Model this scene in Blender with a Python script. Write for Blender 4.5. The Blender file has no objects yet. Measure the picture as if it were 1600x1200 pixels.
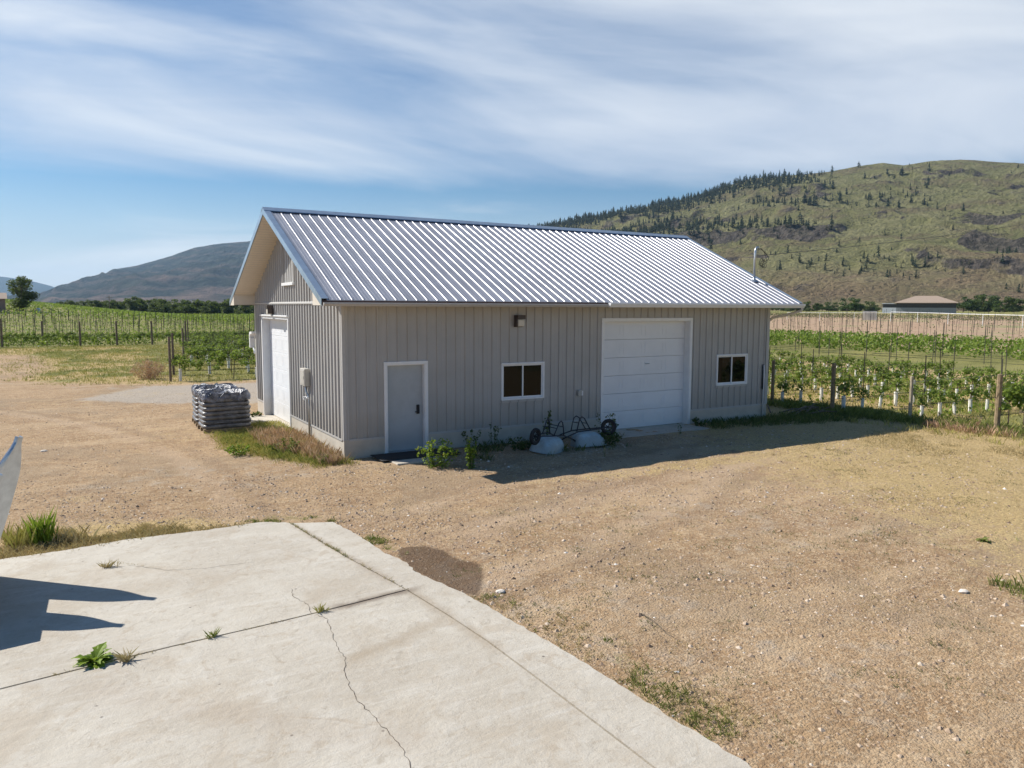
import bpy, math, random
import numpy as np
from mathutils import Vector, Matrix
random.seed(7); rng = np.random.default_rng(11)
PI = math.pi
scene = bpy.context.scene
COL = scene.collection
# ------------------------------------------------------------------ camera
F_PX, YAW, PIT, ROLL = 1180.47733, 0.530283743, -0.101273897, 0.00377024715
CAM = np.array([-5.26717959, -16.4586518, 3.43611987])
Fv = np.array([math.sin(YAW)*math.cos(PIT), math.cos(YAW)*math.cos(PIT), math.sin(PIT)])
Rv = np.array([math.cos(YAW), -math.sin(YAW), 0.0]); Uv = np.cross(Rv, Fv)
R2 = Rv*math.cos(ROLL)+Uv*math.sin(ROLL); U2 = -Rv*math.sin(ROLL)+Uv*math.cos(ROLL)
cam = bpy.data.cameras.new('camera'); cam_o = bpy.data.objects.new('camera', cam); COL.objects.link(cam_o)
cam_o.matrix_world = Matrix(((R2[0],U2[0],-Fv[0],CAM[0]),(R2[1],U2[1],-Fv[1],CAM[1]),(R2[2],U2[2],-Fv[2],CAM[2]),(0,0,0,1)))
cam.sensor_width = 36; cam.lens = F_PX/1600*36; cam.clip_start = .1; cam.clip_end = 40000
scene.camera = cam_o
# ------------------------------------------------------------------ light
SUN = Vector((-0.48, 0.5786, 0.6595)).normalized()
sl = bpy.data.lights.new('sun', 'SUN'); sl.energy = 5.0; sl.angle = math.radians(.55); sl.color = (1, .95, .865)
so = bpy.data.objects.new('sun', sl); COL.objects.link(so); so.rotation_euler = SUN.to_track_quat('Z', 'Y').to_euler(); so.location = (-30, 40, 60)
scene.view_settings.view_transform = 'Standard'; scene.view_settings.look = 'None'
scene.view_settings.exposure = .45; scene.view_settings.gamma = 1

class NT:
    """tiny helper for node trees"""
    def __init__(s, tree): s.t = tree; s.n = tree.nodes; s.l = tree.links
    def new(s, typ, **kw):
        n = s.n.new(typ)
        for k, v in kw.items(): setattr(n, k, v)
        return n
    def put(s, sock, v):
        if hasattr(v, 'is_linked') or isinstance(v, bpy.types.NodeSocket): s.l.new(v, sock)
        elif isinstance(v, (tuple, list)) and len(v) == 3 and sock.type == 'RGBA': sock.default_value = (*v, 1)
        else: sock.default_value = v
    def math(s, op, a, b=0.0, c=0.0, clamp=False):
        n = s.new('ShaderNodeMath', operation=op, use_clamp=clamp)
        s.put(n.inputs[0], a); s.put(n.inputs[1], b); s.put(n.inputs[2], c); return n.outputs[0]
    def mix(s, f, a, b, blend='MIX'):
        n = s.new('ShaderNodeMix', data_type='RGBA', blend_type=blend)
        s.put(n.inputs[0], f); s.put(n.inputs[6], a); s.put(n.inputs[7], b); return n.outputs[2]
    def noise(s, scale, detail=4, rough=.55, vec=None, dist=0.0, out=0):
        n = s.new('ShaderNodeTexNoise'); n.inputs['Scale'].default_value = scale; n.inputs['Detail'].default_value = detail
        n.inputs['Roughness'].default_value = rough; n.inputs['Distortion'].default_value = dist
        if vec is not None: s.l.new(vec, n.inputs['Vector'])
        return n.outputs[out]
    def voro(s, scale, vec=None, feature='F1', out=0):
        n = s.new('ShaderNodeTexVoronoi', feature=feature); n.inputs['Scale'].default_value = scale
        if vec is not None: s.l.new(vec, n.inputs['Vector'])
        return n.outputs[out]
    def ramp(s, f, stops):
        n = s.new('ShaderNodeValToRGB'); cr = n.color_ramp
        while len(cr.elements) < len(stops): cr.elements.new(.5)
        for e, (p, c) in zip(cr.elements, stops): e.position = p; e.color = (*c, 1) if len(c) == 3 else c
        s.put(n.inputs[0], f); return n.outputs[0]
    def step(s, v, lo, hi):
        n = s.new('ShaderNodeMapRange', interpolation_type='SMOOTHSTEP'); s.put(n.inputs[0], v)
        n.inputs[1].default_value = lo; n.inputs[2].default_value = hi; return n.outputs[0]
    def attr(s, name, out=2):
        n = s.new('ShaderNodeAttribute', attribute_name=name); return n.outputs[out]
    def mapping(s, vec, scale=(1,1,1), rot=(0,0,0), loc=(0,0,0)):
        n = s.new('ShaderNodeMapping'); n.inputs['Scale'].default_value = scale; n.inputs['Rotation'].default_value = rot; n.inputs['Location'].default_value = loc
        s.l.new(vec, n.inputs['Vector']); return n.outputs[0]
    def bump(s, h, strength=.3, dist=.02, normal=None):
        n = s.new('ShaderNodeBump'); n.inputs['Strength'].default_value = strength; n.inputs['Distance'].default_value = dist
        s.l.new(h, n.inputs['Height'])
        if normal is not None: s.l.new(normal, n.inputs['Normal'])
        return n.outputs[0]

# world: physical sky with high wispy cloud
world = bpy.data.worlds.new('World'); scene.world = world; world.use_nodes = True
w = NT(world.node_tree); w.n.clear()
sky = w.new('ShaderNodeTexSky'); sky.sky_type = 'NISHITA'; sky.sun_disc = False
sky.sun_elevation = math.radians(41.3); sky.sun_rotation = math.atan2(SUN.x, SUN.y); sky.altitude = 400
sky.air_density = 1.0; sky.dust_density = .1; sky.ozone_density = 2.6
tc = w.new('ShaderNodeTexCoord'); sx = w.new('ShaderNodeSeparateXYZ'); w.l.new(tc.outputs['Generated'], sx.inputs[0])
CX1, CY1 = 8.1, 7.7
zc = w.math('MAXIMUM', w.math('ADD', sx.outputs[2], .20), .05)
cb = w.new('ShaderNodeCombineXYZ'); w.put(cb.inputs[0], w.math('DIVIDE', sx.outputs[0], zc)); w.put(cb.inputs[1], w.math('DIVIDE', sx.outputs[1], zc))
rotv = w.mapping(cb.outputs[0], rot=(0, 0, math.radians(14)))
st1 = w.mapping(rotv, scale=(.55, 1.15, 1), loc=(CX1, CY1, 0)); st2 = w.mapping(rotv, scale=(1.7, 4.2, 1), loc=(1.7, 4.2, 0))
n1 = w.noise(1.0, 6, .50, st1, .7); n2 = w.noise(1.0, 7, .60, st2, 1.6)
# more cirrus in some layers above the horizon than in others
layer = w.ramp(w.math('MULTIPLY', sx.outputs[2], 2.5), [(0.0,(.60,)*3),(.20,(.60,)*3),(.27,(.44,)*3),(.36,(.35,)*3),(.44,(.60,)*3),(.56,(.66,)*3),(.68,(.54,)*3),(.80,(.52,)*3),(1.0,(.5,)*3)])
eastw = w.math('MULTIPLY', w.step(sx.outputs[0], .35, .85), .10)
dens = w.math('ADD', w.math('MULTIPLY', n1, .78), w.math('ADD', w.math('MULTIPLY', n2, .12), w.math('ADD', w.math('MULTIPLY', w.math('SUBTRACT', layer, .5), .95), eastw)))
cl = w.step(dens, .26, .72)
cl = w.math('MULTIPLY', cl, w.math('MULTIPLY', .90, w.step(w.math('ADD', sx.outputs[1], w.math('MULTIPLY', sx.outputs[2], -.6)), -.25, .35)))
lowveil = w.math('MULTIPLY', w.step(sx.outputs[2], .17, .0), .78)
cl = w.math('MAXIMUM', cl, lowveil)
cloudcol = w.mix(w.step(n1, .35, .7), (8.6, 9.8, 11.8), (13.2, 13.8, 14.4))
hs = w.new('ShaderNodeHueSaturation'); hs.inputs['Saturation'].default_value = 1.3; hs.inputs['Value'].default_value = 1.35; w.l.new(sky.outputs[0], hs.inputs['Color'])
bg = w.new('ShaderNodeBackground'); bg.inputs['Strength'].default_value = .052
w.l.new(w.mix(cl, hs.outputs[0], cloudcol), bg.inputs['Color'])
wo = w.new('ShaderNodeOutputWorld'); w.l.new(bg.outputs[0], wo.inputs[0])

# ------------------------------------------------------------------ mesh helpers
class MB:
    def __init__(s): s.v = []; s.f = []; s.a = []; s.n = 0
    def add(s, verts, faces, tint=None):
        verts = np.asarray(verts, float).reshape(-1, 3); s.v.append(verts)
        for f in faces: s.f.append(tuple(int(i)+s.n for i in f))
        if tint is None: tint = 0.5
        s.a.extend([tint]*len(faces) if np.isscalar(tint) else list(tint)); s.n += len(verts); return s
    def box(s, x0, x1, y0, y1, z0, z1, tint=None):
        return s.add([(x0,y0,z0),(x1,y0,z0),(x1,y1,z0),(x0,y1,z0),(x0,y0,z1),(x1,y0,z1),(x1,y1,z1),(x0,y1,z1)],
              [(0,3,2,1),(4,5,6,7),(0,1,5,4),(1,2,6,5),(2,3,7,6),(3,0,4,7)], tint)
    def bbox(s, x0, x1, y0, y1, z0, z1, b=.01, tint=None):
        """box with chamfered edges"""
        xs, ys, zs = (x0, x1), (y0, y1), (z0, z1); V = []; idx = {}
        for i in (0,1):
            for j in (0,1):
                for k in (0,1):
                    sx_, sy_, sz_ = (1 if i == 0 else -1), (1 if j == 0 else -1), (1 if k == 0 else -1)
                    p = (xs[i], ys[j], zs[k])
                    idx[i,j,k,'x'] = len(V); V.append((p[0], p[1]+sy_*b, p[2]+sz_*b))
                    idx[i,j,k,'y'] = len(V); V.append((p[0]+sx_*b, p[1], p[2]+sz_*b))
                    idx[i,j,k,'z'] = len(V); V.append((p[0]+sx_*b, p[1]+sy_*b, p[2]))
        Fc = []
        c4 = [(0,0),(1,0),(1,1),(0,1)]
        for i in (0,1): q = [idx[i,a,c,'x'] for a, c in c4]; Fc.append(q if i else q[::-1])
        for j in (0,1): q = [idx[a,j,c,'y'] for a, c in c4]; Fc.append(q[::-1] if j else q)
        for k in (0,1): q = [idx[a,c,k,'z'] for a, c in c4]; Fc.append(q if k else q[::-1])
        for a in (0,1):
            for c in (0,1):
                Fc.append([idx[0,a,c,'y'], idx[1,a,c,'y'], idx[1,a,c,'z'], idx[0,a,c,'z']])
                Fc.append([idx[a,0,c,'x'], idx[a,1,c,'x'], idx[a,1,c,'z'], idx[a,0,c,'z']])
                Fc.append([idx[a,c,0,'x'], idx[a,c,1,'x'], idx[a,c,1,'y'], idx[a,c,0,'y']])
        for i in (0,1):
            for j in (0,1):
                for k in (0,1): Fc.append([idx[i,j,k,'x'], idx[i,j,k,'y'], idx[i,j,k,'z']])
        cen = np.array([(x0+x1)/2, (y0+y1)/2, (z0+z1)/2]); Va = np.array(V); out = []
        for f in Fc:
            p = Va[f]; nn = np.cross(p[1]-p[0], p[2]-p[0])
            out.append(f if np.dot(nn, p.mean(0)-cen) > 0 else f[::-1])
        return s.add(V, out, tint)
    def quad(s, a, b, c, d, tint=None): return s.add([a,b,c,d], [(0,1,2,3)], tint)
    def prism(s, pts, z0, z1, tint=None):
        """vertical prism on a counter-clockwise outline"""
        n = len(pts); V = [(p[0],p[1],z0) for p in pts]+[(p[0],p[1],z1) for p in pts]
        return s.add(V, [tuple(range(n))[::-1], tuple(range(n, 2*n))]+[(i,(i+1)%n,(i+1)%n+n,i+n) for i in range(n)], tint)
    def extr(s, prof, axis, a, b, tint=None):
        """extrude a closed 2D profile along an axis from a to b; profile coords are the two other axes in order"""
        def P(p, t):
            if axis == 0: return (t, p[0], p[1])
            if axis == 1: return (p[0], t, p[1])
            return (p[0], p[1], t)
        n = len(prof); V = [P(p,a) for p in prof]+[P(p,b) for p in prof]
        return s.add(V, [tuple(range(n)), tuple(range(2*n-1, n-1, -1))]+[(i,i+n,(i+1)%n+n,(i+1)%n) for i in range(n)], tint)
    def tube(s, pts, r, seg=6, tint=None, caps=True):
        pts = [Vector(p) for p in pts]; n = len(pts); rr = r if hasattr(r, '__len__') else [r]*n
        V = []; Fc = []; up = None
        for i, p in enumerate(pts):
            t = (pts[min(i+1,n-1)]-pts[max(i-1,0)]).normalized()
            if up is None or abs(up.dot(t)) > .98: up = Vector((0,0,1)) if abs(t.z) < .9 else Vector((1,0,0))
            a = t.cross(up).normalized(); b2 = a.cross(t).normalized(); up = b2
            for k in range(seg):
                an = 2*PI*k/seg; V.append(tuple(p+a*math.cos(an)*rr[i]+b2*math.sin(an)*rr[i]))
        for i in range(n-1):
            for k in range(seg): Fc.append((i*seg+k, i*seg+(k+1)%seg, (i+1)*seg+(k+1)%seg, (i+1)*seg+k))
        if caps: Fc.append(tuple(range(seg))[::-1]); Fc.append(tuple(range((n-1)*seg, n*seg)))
        return s.add(V, Fc, tint)
    def lathe(s, prof, cx, cy, cz, axis='z', seg=20, tint=None):
        """prof: (radius, offset along axis)"""
        V = []; Fc = []; m = len(prof)
        for r, h in prof:
            for k in range(seg):
                a = 2*PI*k/seg; c, d = r*math.cos(a), r*math.sin(a)
                V.append({'z':(cx+c,cy+d,cz+h),'y':(cx+c,cy+h,cz+d),'x':(cx+h,cy+c,cz+d)}[axis])
        for i in range(m-1):
            for k in range(seg): Fc.append((i*seg+k, i*seg+(k+1)%seg, (i+1)*seg+(k+1)%seg, (i+1)*seg+k))
        return s.add(V, Fc, tint)
    def build(s, name, mat, parent=None, smooth=False, loc=None):
        me = bpy.data.meshes.new(name)
        if s.v: me.from_pydata(np.concatenate(s.v).tolist(), [], s.f)
        me.materials.append(mat)
        at = me.attributes.new('tint', 'FLOAT', 'FACE'); at.data.foreach_set('value', np.array(s.a, dtype=np.float32))
        if smooth: me.polygons.foreach_set('use_smooth', [True]*len(me.polygons))
        o = bpy.data.objects.new(name, me); COL.objects.link(o)
        if parent is not None: o.parent = parent
        if loc is not None: o.location = loc
        return o
def fast_mesh(name, V, tris, tint, mat, parent=None, k=3, smooth=False):
    """numpy mesh: V (n,3), tris (m,k)"""
    me = bpy.data.meshes.new(name); V = np.asarray(V, np.float32); T = np.asarray(tris, np.int32); m = len(T)
    me.vertices.add(len(V)); me.vertices.foreach_set('co', V.ravel())
    me.loops.add(m*k); me.loops.foreach_set('vertex_index', T.ravel())
    me.polygons.add(m); me.polygons.foreach_set('loop_start', np.arange(0, m*k, k, dtype=np.int32))
    me.polygons.foreach_set('use_smooth', np.full(m, smooth))
    me.materials.append(mat)
    if tint is not None:
        at = me.attributes.new('tint', 'FLOAT', 'FACE'); at.data.foreach_set('value', np.asarray(tint, np.float32))
    me.update(calc_edges=True); me.validate()
    o = bpy.data.objects.new(name, me); COL.objects.link(o)
    if parent is not None: o.parent = parent
    return o
def empty(name, loc=(0,0,0), rz=0):
    o = bpy.data.objects.new(name, None); COL.objects.link(o); o.location = loc; o.rotation_euler = (0,0,rz); o.empty_display_size = .2; return o
def tag(o, label=None, cat=None, group=None, kind=None):
    if label: o['label'] = label
    if cat: o['category'] = cat
    if group: o['group'] = group
    if kind: o['kind'] = kind
    return o
def kids(o): return [c for c in bpy.data.objects if c.parent == o]
def copy_thing(o, ch, loc, rz=0, s=1.0):
    c = o.copy(); COL.objects.link(c); c.location = loc; c.rotation_euler = (0,0,rz); c.scale = (s,s,s)
    for k in ch:
        d = k.copy(); COL.objects.link(d); d.parent = c
    return c

# ------------------------------------------------------------------ numpy noise
_perm = np.random.default_rng(3).random((256,256))
def vnoise(x, y):
    xi = np.floor(x).astype(int); yi = np.floor(y).astype(int); fx = x-xi; fy = y-yi
    fx = fx*fx*fx*(fx*(fx*6-15)+10); fy = fy*fy*fy*(fy*(fy*6-15)+10)
    g = lambda a, b: _perm[a & 255, b & 255]
    return (g(xi,yi)*(1-fx)+g(xi+1,yi)*fx)*(1-fy)+(g(xi,yi+1)*(1-fx)+g(xi+1,yi+1)*fx)*fy
def fbm(x, y, o=5, gain=.5):
    s = 0; a = 1; t = 0
    for i in range(o):
        s = s+a*vnoise(x*2**i+17.3*i, y*2**i+5.1*i); t += a; a *= gain
    return s/t
def ridged(x, y, o=5):
    s = 0; a = 1; t = 0
    for i in range(o):
        n = 1-np.abs(2*vnoise(x*2**i+31.7*i, y*2**i+9.2*i)-1); s = s+a*n*n; t += a; a *= .5
    return s/t
def S(v, lo, hi):
    t = np.clip((v-lo)/(hi-lo), 0, 1); return t*t*(3-2*t)

# ------------------------------------------------------------------ materials
def mat(name, col, rough=.7, metal=0, var=.12, nscale=6, bump=0, bscale=40, bdist=.004, tintvar=0, spec=.5, col2=None, dirt=None):
    m = bpy.data.materials.new(name); m.use_nodes = True; t = NT(m.node_tree); b = t.n['Principled BSDF']
    geo = t.new('ShaderNodeNewGeometry'); tcx = t.new('ShaderNodeTexCoord'); P = geo.outputs['Position']
    nz = t.noise(nscale, 5, .6, P)
    c1 = tuple(max(0, c*(1-var)) for c in col); c2 = tuple(min(1, c*(1+var)) for c in (col2 or col))
    c = t.mix(t.step(nz, .3, .7), c1, c2)
    if tintvar:
        tv = t.attr('tint'); f = t.math('ADD', t.math('MULTIPLY', t.math('SUBTRACT', tv, .5), 2*tintvar), 1.0)
        vm = t.new('ShaderNodeVectorMath', operation='SCALE'); t.l.new(c, vm.inputs[0]); t.l.new(f, vm.inputs['Scale']); c = vm.outputs[0]
    if dirt:
        dz = t.new('ShaderNodeSeparateXYZ'); t.l.new(P, dz.inputs[0])
        df = t.math('MULTIPLY', t.step(t.math('ADD', dz.outputs[2], t.math('MULTIPLY', t.noise(3, 5, .7, P), -.5)), dirt[0], dirt[1]), dirt[2])
        c = t.mix(df, c, dirt[3])
    t.put(b.inputs['Base Color'], c); b.inputs['Roughness'].default_value = rough; b.inputs['Metallic'].default_value = metal
    b.inputs['Specular IOR Level'].default_value = spec
    if bump: t.l.new(t.bump(t.noise(bscale, 4, .6, P), bump, bdist), b.inputs['Normal'])
    return m
def leafmat(name, ca, cb_, trans=.35, rough=.55):
    m = bpy.data.materials.new(name); m.use_nodes = True; t = NT(m.node_tree); b = t.n['Principled BSDF']
    c = t.mix(t.attr('tint'), ca, cb_); t.put(b.inputs['Base Color'], c); b.inputs['Roughness'].default_value = rough
    b.inputs['Specular IOR Level'].default_value = .25
    tr = t.new('ShaderNodeBsdfTranslucent'); t.put(tr.inputs[0], t.mix(.35, c, (.25,.32,.03)))
    mx = t.new('ShaderNodeMixShader'); mx.inputs[0].default_value = trans
    t.l.new(b.outputs[0], mx.inputs[1]); t.l.new(tr.outputs[0], mx.inputs[2]); t.l.new(mx.outputs[0], t.n['Material Output'].inputs[0])
    return m
M = {}
M['siding'] = mat('siding_paint', (.40,.392,.38), .45, var=.05, nscale=1.2, bump=.12, bscale=5, bdist=.01, dirt=(1.05, .35, .30, (.30,.25,.19)))
M['trim'] = mat('grey_trim', (.45,.44,.425), .45, var=.04)
M['white'] = mat('white_paint', (.78,.79,.80), .4, var=.03, dirt=(.5, .0, .25, (.45,.38,.30)))
M['doorwhite'] = mat('white_door_panel', (.76,.78,.81), .42, var=.025, nscale=2, bump=.1, bscale=8, bdist=.01, dirt=(.6, -.1, .25, (.5,.45,.38)))
M['greydoor'] = mat('pale_grey_door', (.40,.43,.45), .45, var=.04, dirt=(.5, -.1, .3, (.28,.25,.22)))
M['soffit'] = mat('cream_soffit', (.66,.60,.51), .55, var=.03)
M['roof'] = mat('galvanised_roof', (.43,.43,.465), .45, metal=.52, var=.09, nscale=1.5, bump=.10, bscale=3.0, bdist=.01)
M['flash'] = mat('galvanised_flashing', (.42,.50,.58), .30, metal=.75, var=.08, nscale=4, bump=.25, bscale=7, bdist=.006)
M['galv'] = mat('galvanised_steel', (.50,.53,.56), .32, metal=.85, var=.1, nscale=9)
M['bronze'] = mat('dark_bronze', (.05,.035,.03), .4, var=.15)
M['brown'] = mat('brown_fascia', (.10,.055,.045), .6, var=.2)
M['glassb'] = mat('frosted_glass', (.62,.58,.50), .35, var=.04)
M['black'] = mat('black_rubber', (.018,.018,.02), .75, var=.25, nscale=20)
M['blacksteel'] = mat('black_steel', (.02,.022,.028), .4, var=.2)
M['found'] = mat('foundation_concrete', (.55,.51,.44), .9, var=.13, nscale=3, bump=.4, bscale=30, bdist=.006, dirt=(.30, .0, .35, (.34,.28,.21)))
M['greybox'] = mat('grey_box', (.45,.43,.39), .5, var=.05)
M['wood'] = mat('weathered_wood', (.27,.20,.12), .9, var=.3, nscale=14, bump=.5, bscale=60)
M['woodpale'] = mat('pale_wood', (.42,.35,.24), .9, var=.2, nscale=14, bump=.5, bscale=60)
M['darkwood'] = mat('dark_wood', (.17,.13,.095), .9, var=.3, nscale=14, bump=.5, bscale=60)
M['stake'] = mat('rusty_stake', (.07,.065,.05), .7, var=.3)
M['wire'] = mat('wire', (.16,.16,.15), .5, metal=.3)
M['hose'] = mat('drip_hose', (.02,.02,.02), .5)
M['tube'] = mat('white_grow_tube', (.78,.76,.70), .6, var=.06)
M['bark'] = mat('bark', (.10,.075,.05), .9, var=.3, nscale=20)
M['barrow'] = mat('pale_blue_poly', (.42,.54,.58), .4, var=.12, nscale=8, dirt=(.12, -.1, .5, (.25,.2,.15)))
M['bag'] = mat('grey_printed_bag', (.15,.145,.15), .33, var=.45, nscale=5, bump=.6, bscale=14, bdist=.03, tintvar=.25)
M['film'] = mat('grey_plastic_film', (.13,.14,.175), .25, var=.7, nscale=7, bump=.9, bscale=12, bdist=.05)
M['leaf'] = leafmat('vine_leaf', (.11,.18,.03), (.31,.40,.08), .42)
M['leafdark'] = leafmat('dark_leaf', (.028,.06,.018), (.085,.13,.035))
M['leafolive'] = leafmat('tree_leaf', (.035,.06,.022), (.12,.16,.06))
M['leafbright'] = leafmat('bright_leaf', (.13,.22,.02), (.26,.36,.04))
M['leafdull'] = leafmat('weed_leaf', (.055,.085,.03), (.15,.18,.06))
M['pine'] = leafmat('pine_needles', (.014,.026,.016), (.045,.062,.032), .08, .8)
M['straw'] = leafmat('straw', (.36,.27,.13), (.62,.50,.28), .2, .8)
M['redstraw'] = leafmat('reddish_dead_weed', (.38,.22,.14), (.66,.46,.31), .2, .8)
M['grass'] = leafmat('green_grass', (.10,.135,.03), (.27,.29,.08), .3, .7)
M['yellowgrass'] = leafmat('yellow_grass', (.30,.27,.07), (.52,.46,.16), .25, .8)
M['yellow'] = mat('yellow_flower', (.75,.62,.06), .7)
M['tanroof'] = mat('tan_roof', (.34,.26,.20), .85, var=.1)
M['paleroof'] = mat('pale_metal', (.65,.68,.72), .5)
M['darkpane'] = mat('dark_screen', (.03,.033,.035), .3)
M['brickred'] = mat('faded_red_wall', (.30,.20,.17), .85)
def stone_mat():
    m = bpy.data.materials.new('pebble'); m.use_nodes = True; t = NT(m.node_tree); b = t.n['Principled BSDF']
    c = t.ramp(t.attr('tint'), [(0,(.20,.135,.09)),(.35,(.35,.25,.17)),(.7,(.46,.35,.25)),(.93,(.60,.50,.40)),(1,(.78,.73,.65))])
    t.put(b.inputs['Base Color'], c); b.inputs['Roughness'].default_value = .9; return m
M['stone'] = stone_mat()
def glass_mat():
    m = bpy.data.materials.new('dark_window_glass'); m.use_nodes = True; t = NT(m.node_tree); b = t.n['Principled BSDF']
    b.inputs['Base Color'].default_value = (.004,.005,.006,1); b.inputs['Roughness'].default_value = .03; b.inputs['IOR'].default_value = 1.27
    g = t.new('ShaderNodeNewGeometry'); t.l.new(t.bump(t.noise(1.5, 2, .5, g.outputs['Position']), .06, .02), b.inputs['Normal']); return m
M['glass'] = glass_mat()
def concrete_mat():
    m = bpy.data.materials.new('yard_concrete'); m.use_nodes = True; t = NT(m.node_tree); b = t.n['Principled BSDF']
    g = t.new('ShaderNodeNewGeometry'); P = g.outputs['Position']
    big = t.noise(.55, 5, .6, P, .4); mid = t.noise(3.5, 6, .65, P, .6); fine = t.noise(60, 4, .7, P)
    tv = t.attr('tint')
    base = t.mix(t.step(big, .35, .68), (0.430,0.383,0.314), (0.516,0.473,0.400))
    base = t.mix(t.math('MULTIPLY', t.step(mid, .45, .75), .38), base, (0.568,0.537,0.482))
    base = t.mix(t.math('MULTIPLY', t.step(t.noise(1.3, 4, .7, P, 1.5), .56, .72), .42), base, (0.361,0.292,0.215))
    base = t.mix(t.math('MULTIPLY', t.step(fine, .55, .8), .25), base, (0.344,0.310,0.267))
    base = t.mix(t.math('MULTIPLY', t.step(t.noise(7, 6, .75, P, .8), .53, .68), .55), base, (.34,.29,.225))
    base = t.mix(t.math('MULTIPLY', t.step(t.noise(2.2, 7, .7, P, 2.2), .56, .66), .5), base, (.37,.30,.22))
    base = t.mix(t.math('MULTIPLY', t.step(t.noise(26, 5, .7, P), .54, .7), .30), base, (.60,.565,.50))
    spots = t.step(t.voro(2.6, P), .055, .02)
    base = t.mix(t.math('MULTIPLY', spots, .8), base, (0.086,0.069,0.060))
    # faint trowel streaks
    stv = t.mapping(P, scale=(.7, 9, 1), rot=(0,0,.35)); base = t.mix(t.math('MULTIPLY', t.step(t.noise(1, 6, .7, stv), .5, .72), .32), base, (0.619,0.593,0.542))
    base = t.mix(t.math('MULTIPLY', t.step(t.noise(.9, 7, .72, t.mapping(P, loc=(3,7,0)), .6), .50, .64), .55), base, (.40,.335,.255))
    base = t.mix(t.math('MULTIPLY', t.step(t.noise(14, 6, .8, P), .57, .66), .4), base, (.30,.25,.19))
    # damp brown stain that follows the joints
    def along(ax, ay, bx, by, wd):
        a = t.new('ShaderNodeVectorMath', operation='SUBTRACT'); t.l.new(P, a.inputs[0]); a.inputs[1].default_value = (ax, ay, 0)
        L = math.hypot(bx-ax, by-ay); ux, uy = (bx-ax)/L, (by-ay)/L
        def dot(vx, vy):
            d = t.new('ShaderNodeVectorMath', operation='DOT_PRODUCT'); t.l.new(a.outputs[0], d.inputs[0]); d.inputs[1].default_value = (vx, vy, 0); return d.outputs['Value']
        al = dot(ux, uy); ac = t.math('ABSOLUTE', t.math('ADD', dot(-uy, ux), t.math('MULTIPLY', t.math('SUBTRACT', mid, .5), wd*1.5)))
        return t.math('MULTIPLY', t.step(ac, wd, 0), t.math('MULTIPLY', t.step(al, -.1, .3), t.step(al, L+.2, L-.2)))
    base = t.mix(t.math('MULTIPLY', along(-2.95,-8.37,-1.80,-8.25,.13), .85), base, (0.172,0.129,0.095))
    base = t.mix(t.math('MULTIPLY', along(-2.40,-4.7,-1.95,-8.0,.13), .4), base, (0.258,0.189,0.129))
    base = t.mix(t.math('MULTIPLY', t.math('MAXIMUM', along(-3.2,-9.75,-1.8,-9.2,.20), along(-1.88,-8.2,-1.74,-10.2,.16)), .5), base, (0.310,0.241,0.163))
    base = t.mix(t.math('MULTIPLY', along(-5.4,-8.9,-3.0,-11.4,.3), .25), base, (0.361,0.292,0.224))
    t.put(b.inputs['Base Color'], base); b.inputs['Roughness'].default_value = .88
    hgt = t.math('ADD', t.math('MULTIPLY', fine, .25), t.math('ADD', mid, t.math('MULTIPLY', t.noise(12, 5, .7, P), .6)))
    t.l.new(t.bump(hgt, .7, .018), b.inputs['Normal']); return m
M['concrete'] = concrete_mat()
M['crack'] = mat('crack_dirt', (.10,.075,.055), .95, var=.3, nscale=20)

# ------------------------------------------------------------------ terrain
def terr(x, y):
    d = np.hypot(x-CAM[0], y-CAM[1])
    z = 5.3*S(y, 60, 230)*S(-x, -34, 38)
    z = z+2.0*S(x+y*.25, 95, 330)*S(x, 40, 150)
    z = z+.02*(fbm(x*.7, y*.7, 3)-.5)*S(d, 3, 8)
    z = z+.5*(fbm(x*.012+3, y*.012, 3)-.5)*S(d, 70, 200)
    return z
def poly_in(x, y, P):
    ins = np.zeros(x.shape, bool); n = len(P)
    for i in range(n):
        x0, y0 = P[i]; x1, y1 = P[(i+1)%n]
        c = ((y0 > y) != (y1 > y)) & (x < (x1-x0)*(y-y0)/(y1-y0+1e-12)+x0); ins ^= c
    return ins
def soft_poly(x, y, P, soft=.4):
    """1 inside the outline, fading over 'soft' metres outside"""
    x = np.asarray(x, float); y = np.asarray(y, float); d = np.full(x.shape, 1e9); n = len(P)
    for i in range(n):
        ax, ay = P[i]; bx, by = P[(i+1)%n]; L = (bx-ax)**2+(by-ay)**2
        t = np.clip(((x-ax)*(bx-ax)+(y-ay)*(by-ay))/L, 0, 1)
        d = np.minimum(d, np.hypot(x-ax-t*(bx-ax), y-ay-t*(by-ay)))
    sd = np.where(poly_in(x, y, P), d, -d)
    return S(sd, -soft, soft)
GRASS_L = [(-7.3,24.5),(-6.2,33),(-7.5,45),(-14,52),(-60,56),(-60,62),(14,60),(14,19.6),(-1.2,19.6),(-3.2,20.6),(-5.2,22.0)]
ROAD_G = [(-5.2,15.2),(-2.6,19.3),(2.5,18.6),(12,18.2),(12,11.2),(.5,11.0),(-2.6,12.6)]
GABLE_W = [(-1.9,4.9),(-2.1,2.6),(-1.5,.9),(-.7,-.5),(.05,-.6),(.05,6.5),(-.6,6.4)]
DARK_PATCH = [(-1.32,-6.55),(-.95,-6.62),(-.78,-7.0),(-.80,-7.35),(-.62,-7.75),(-.80,-8.15),(-1.20,-8.75),(-1.38,-8.5),(-1.52,-7.6),(-1.5,-6.9)]
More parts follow.
